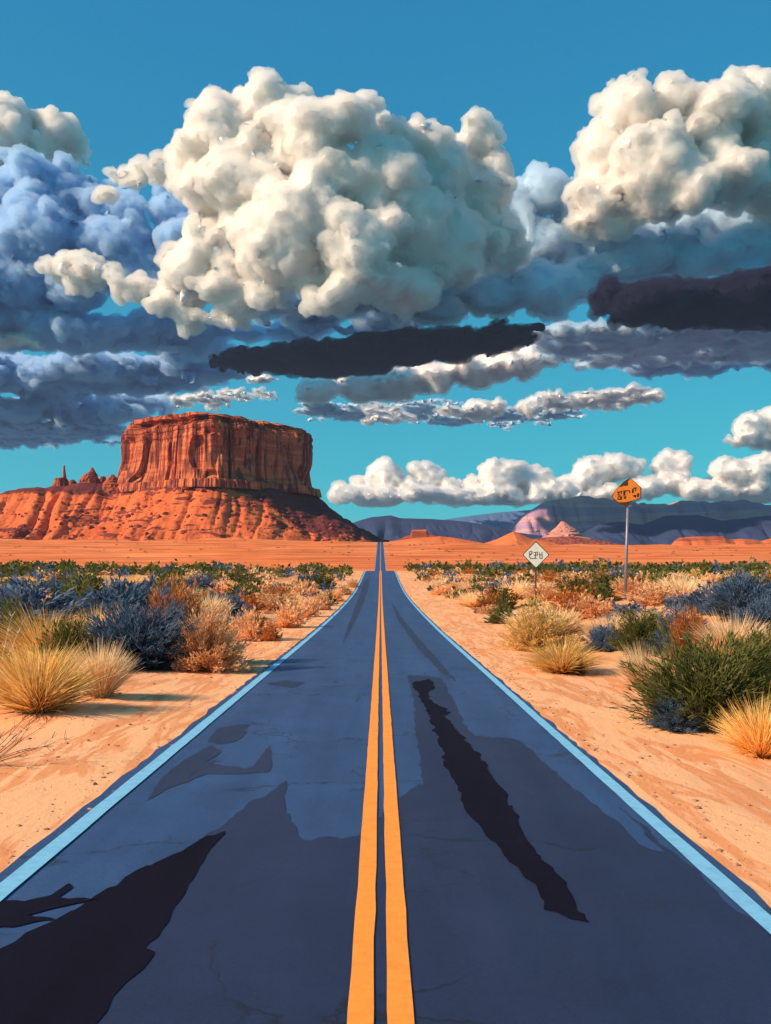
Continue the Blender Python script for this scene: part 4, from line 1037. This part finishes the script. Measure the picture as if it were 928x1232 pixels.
# ---- dead stems
def twiggy(name, label, px, py, hgt, n, mat, spread, lean, seed, r=0.006):
    g = np.random.default_rng(seed); x, y = at(px, py); k = y / F
    bm = bmesh.new(); H = hgt * k
    for i in range(n):
        a = g.uniform(0, 6.28); t0 = spread * g.uniform(0.2, 1.0); p = Vector((g.normal(0, .02), g.normal(0, .02), 0))
        d = Vector((math.cos(a) * math.sin(t0) + lean, math.sin(a) * math.sin(t0), math.cos(t0))).normalized()
        for sgm in range(4):
            q = p + d * H * 0.27; tube(bm, p, q, r * (1 - sgm * .2), r * (0.8 - sgm * .2), 5, False)
            if sgm > 0:
                for _ in range(3):
                    e = (d + Vector(g.normal(0, .55, 3))).normalized(); tube(bm, q, q + e * H * 0.11, r * .5, r * .3, 4, False)
            d = (d + Vector(g.normal(0, .16, 3))).normalized(); p = q
    o = bm_obj(name, bm, mat); o.location = (x, y, float(ground(x, y)) - 0.01); tag(o, label, 'dry plant'); return o
twiggy('dry_twigs', 'dark dry twiggy weed on bare sand at the left edge', -22, 924, 95, 16, TWIG, 1.35, 0.35, 4, 0.006)
twiggy('bleached_twig', 'single bleached forked stem at the left edge beside golden bunchgrass', 2, 815, 70, 2, PALETW, 0.15, 0.05, 9, 0.014)

# ---- scrub beyond, far too many to count
def far_scrub(name, kinds, n, ylo, yhi, seed, sx=None, big=1.0):
    g = np.random.default_rng(seed)
    y = ylo + (yhi - ylo) * g.random(n) ** 0.8; x = g.uniform(-1, 1, n) * (0.46 * y + 3)
    keep = (np.abs(x) > 5.6) & (fbm(x * 0.09, y * 0.05, k=seed, oct=2) > -0.05 - 0.5 * (big > 1.2)); x, y = x[keep], y[keep]; n = len(x)
    per = 34; wd = g.uniform(1.0, 2.6, n) * big; ht = wd * g.uniform(0.32, 0.6, n)
    a = g.uniform(0, 6.28, (n, per)); tl = 1.5 * np.sqrt(g.random((n, per))); rr = g.uniform(.55, 1, (n, per))
    c = np.stack([np.cos(a) * np.sin(tl) * rr * wd[:, None] / 2, np.sin(a) * np.sin(tl) * rr * wd[:, None] / 2, np.cos(tl) * rr * ht[:, None]], -1)
    p = c + np.stack([x, y, ground(x, y)], 1)[:, None, :]
    L = 0.20 * wd[:, None, None]
    d = np.stack([np.cos(a), np.sin(a), 0.9 + 0 * a], -1) + g.normal(0, .5, (n, per, 3)); d /= np.linalg.norm(d, axis=-1, keepdims=True)
    s_ = np.cross(d, g.normal(0, 1, (n, per, 3))); s_ /= np.linalg.norm(s_, axis=-1, keepdims=True)
    v = np.stack([p - d * L * .5, p + s_ * L * .32, p + d * L * .6, p - s_ * L * .32], 2)
    tint = np.repeat(np.clip(g.random((n, 1)) * 0.7 + g.random((n, per)) * .3, 0, 1).reshape(-1), 4)
    me = mesh_np(name, v.reshape(-1, 3), np.arange(n * per * 4).reshape(-1, 4), tint)
    kidx = g.choice(len(kinds), n, p=[k[1] for k in kinds])
    o = link(name, me, [k[0] for k in kinds]); me.polygons.foreach_set('material_index', np.repeat(kidx, per).astype(np.int32))
    o['kind'] = 'stuff'; return o
far_scrub('desert_scrub', [(GREEN, .34), (SAGE, .16), (PEACH, .30), (RUST, .10), (STRAW, .10)], 1500, 84, 165, 31)
far_scrub('desert_scrub', [(GREEN, .84), (SAGE, .12), (PEACH, .04)], 1000, 140, 186, 33, big=1.6)

far_scrub('plain_scrub', [(GREEN, .7), (SAGE, .3)], 420, 470, 840, 35, big=1.0)
# stones and grit on the verge
def verge_x(g, n): return np.where(g.random(n) < .5, -1, 1) * (2.75 + 3.6 * g.random(n) ** 2.2) + 0.0
v, f = rocks(3600, verge_x, lambda g, n: 3.5 + 40 * g.random(n) ** 1.4, lambda g, n: 0.008 + 0.035 * g.random(n) ** 7, lambda x, y: ground(x, y) + 0.002, 77, 0.6)
M_STONE = mat_simple('pebble_stone', (0.55, 0.27, 0.14), (0.34, 0.17, 0.10), 3, 0.9, 0.15)
tag(link('pebbles', mesh_np('pebbles', v, f), M_STONE), kind='stuff')

# ------------------------------------------------------------------ the air between here and the ranges
bm = bmesh.new(); bmesh.ops.create_cube(bm, size=1.0)
hz_t = NT('haze_air'); hv = hz_t.n('ShaderNodeVolumePrincipled'); hv.inputs['Density'].default_value = 1.2e-5
hv.inputs['Color'].default_value = (0.55, 0.72, 1.0, 1); hv.inputs['Anisotropy'].default_value = 0.2
hz_t.l(hv.outputs[0], hz_t.out.inputs['Volume'])
ho = bm_obj('haze', bm, hz_t.m); ho.scale = (70000, 32500, 1308); ho.location = (0, 16000, -8 + 654); tag(ho, kind='stuff')
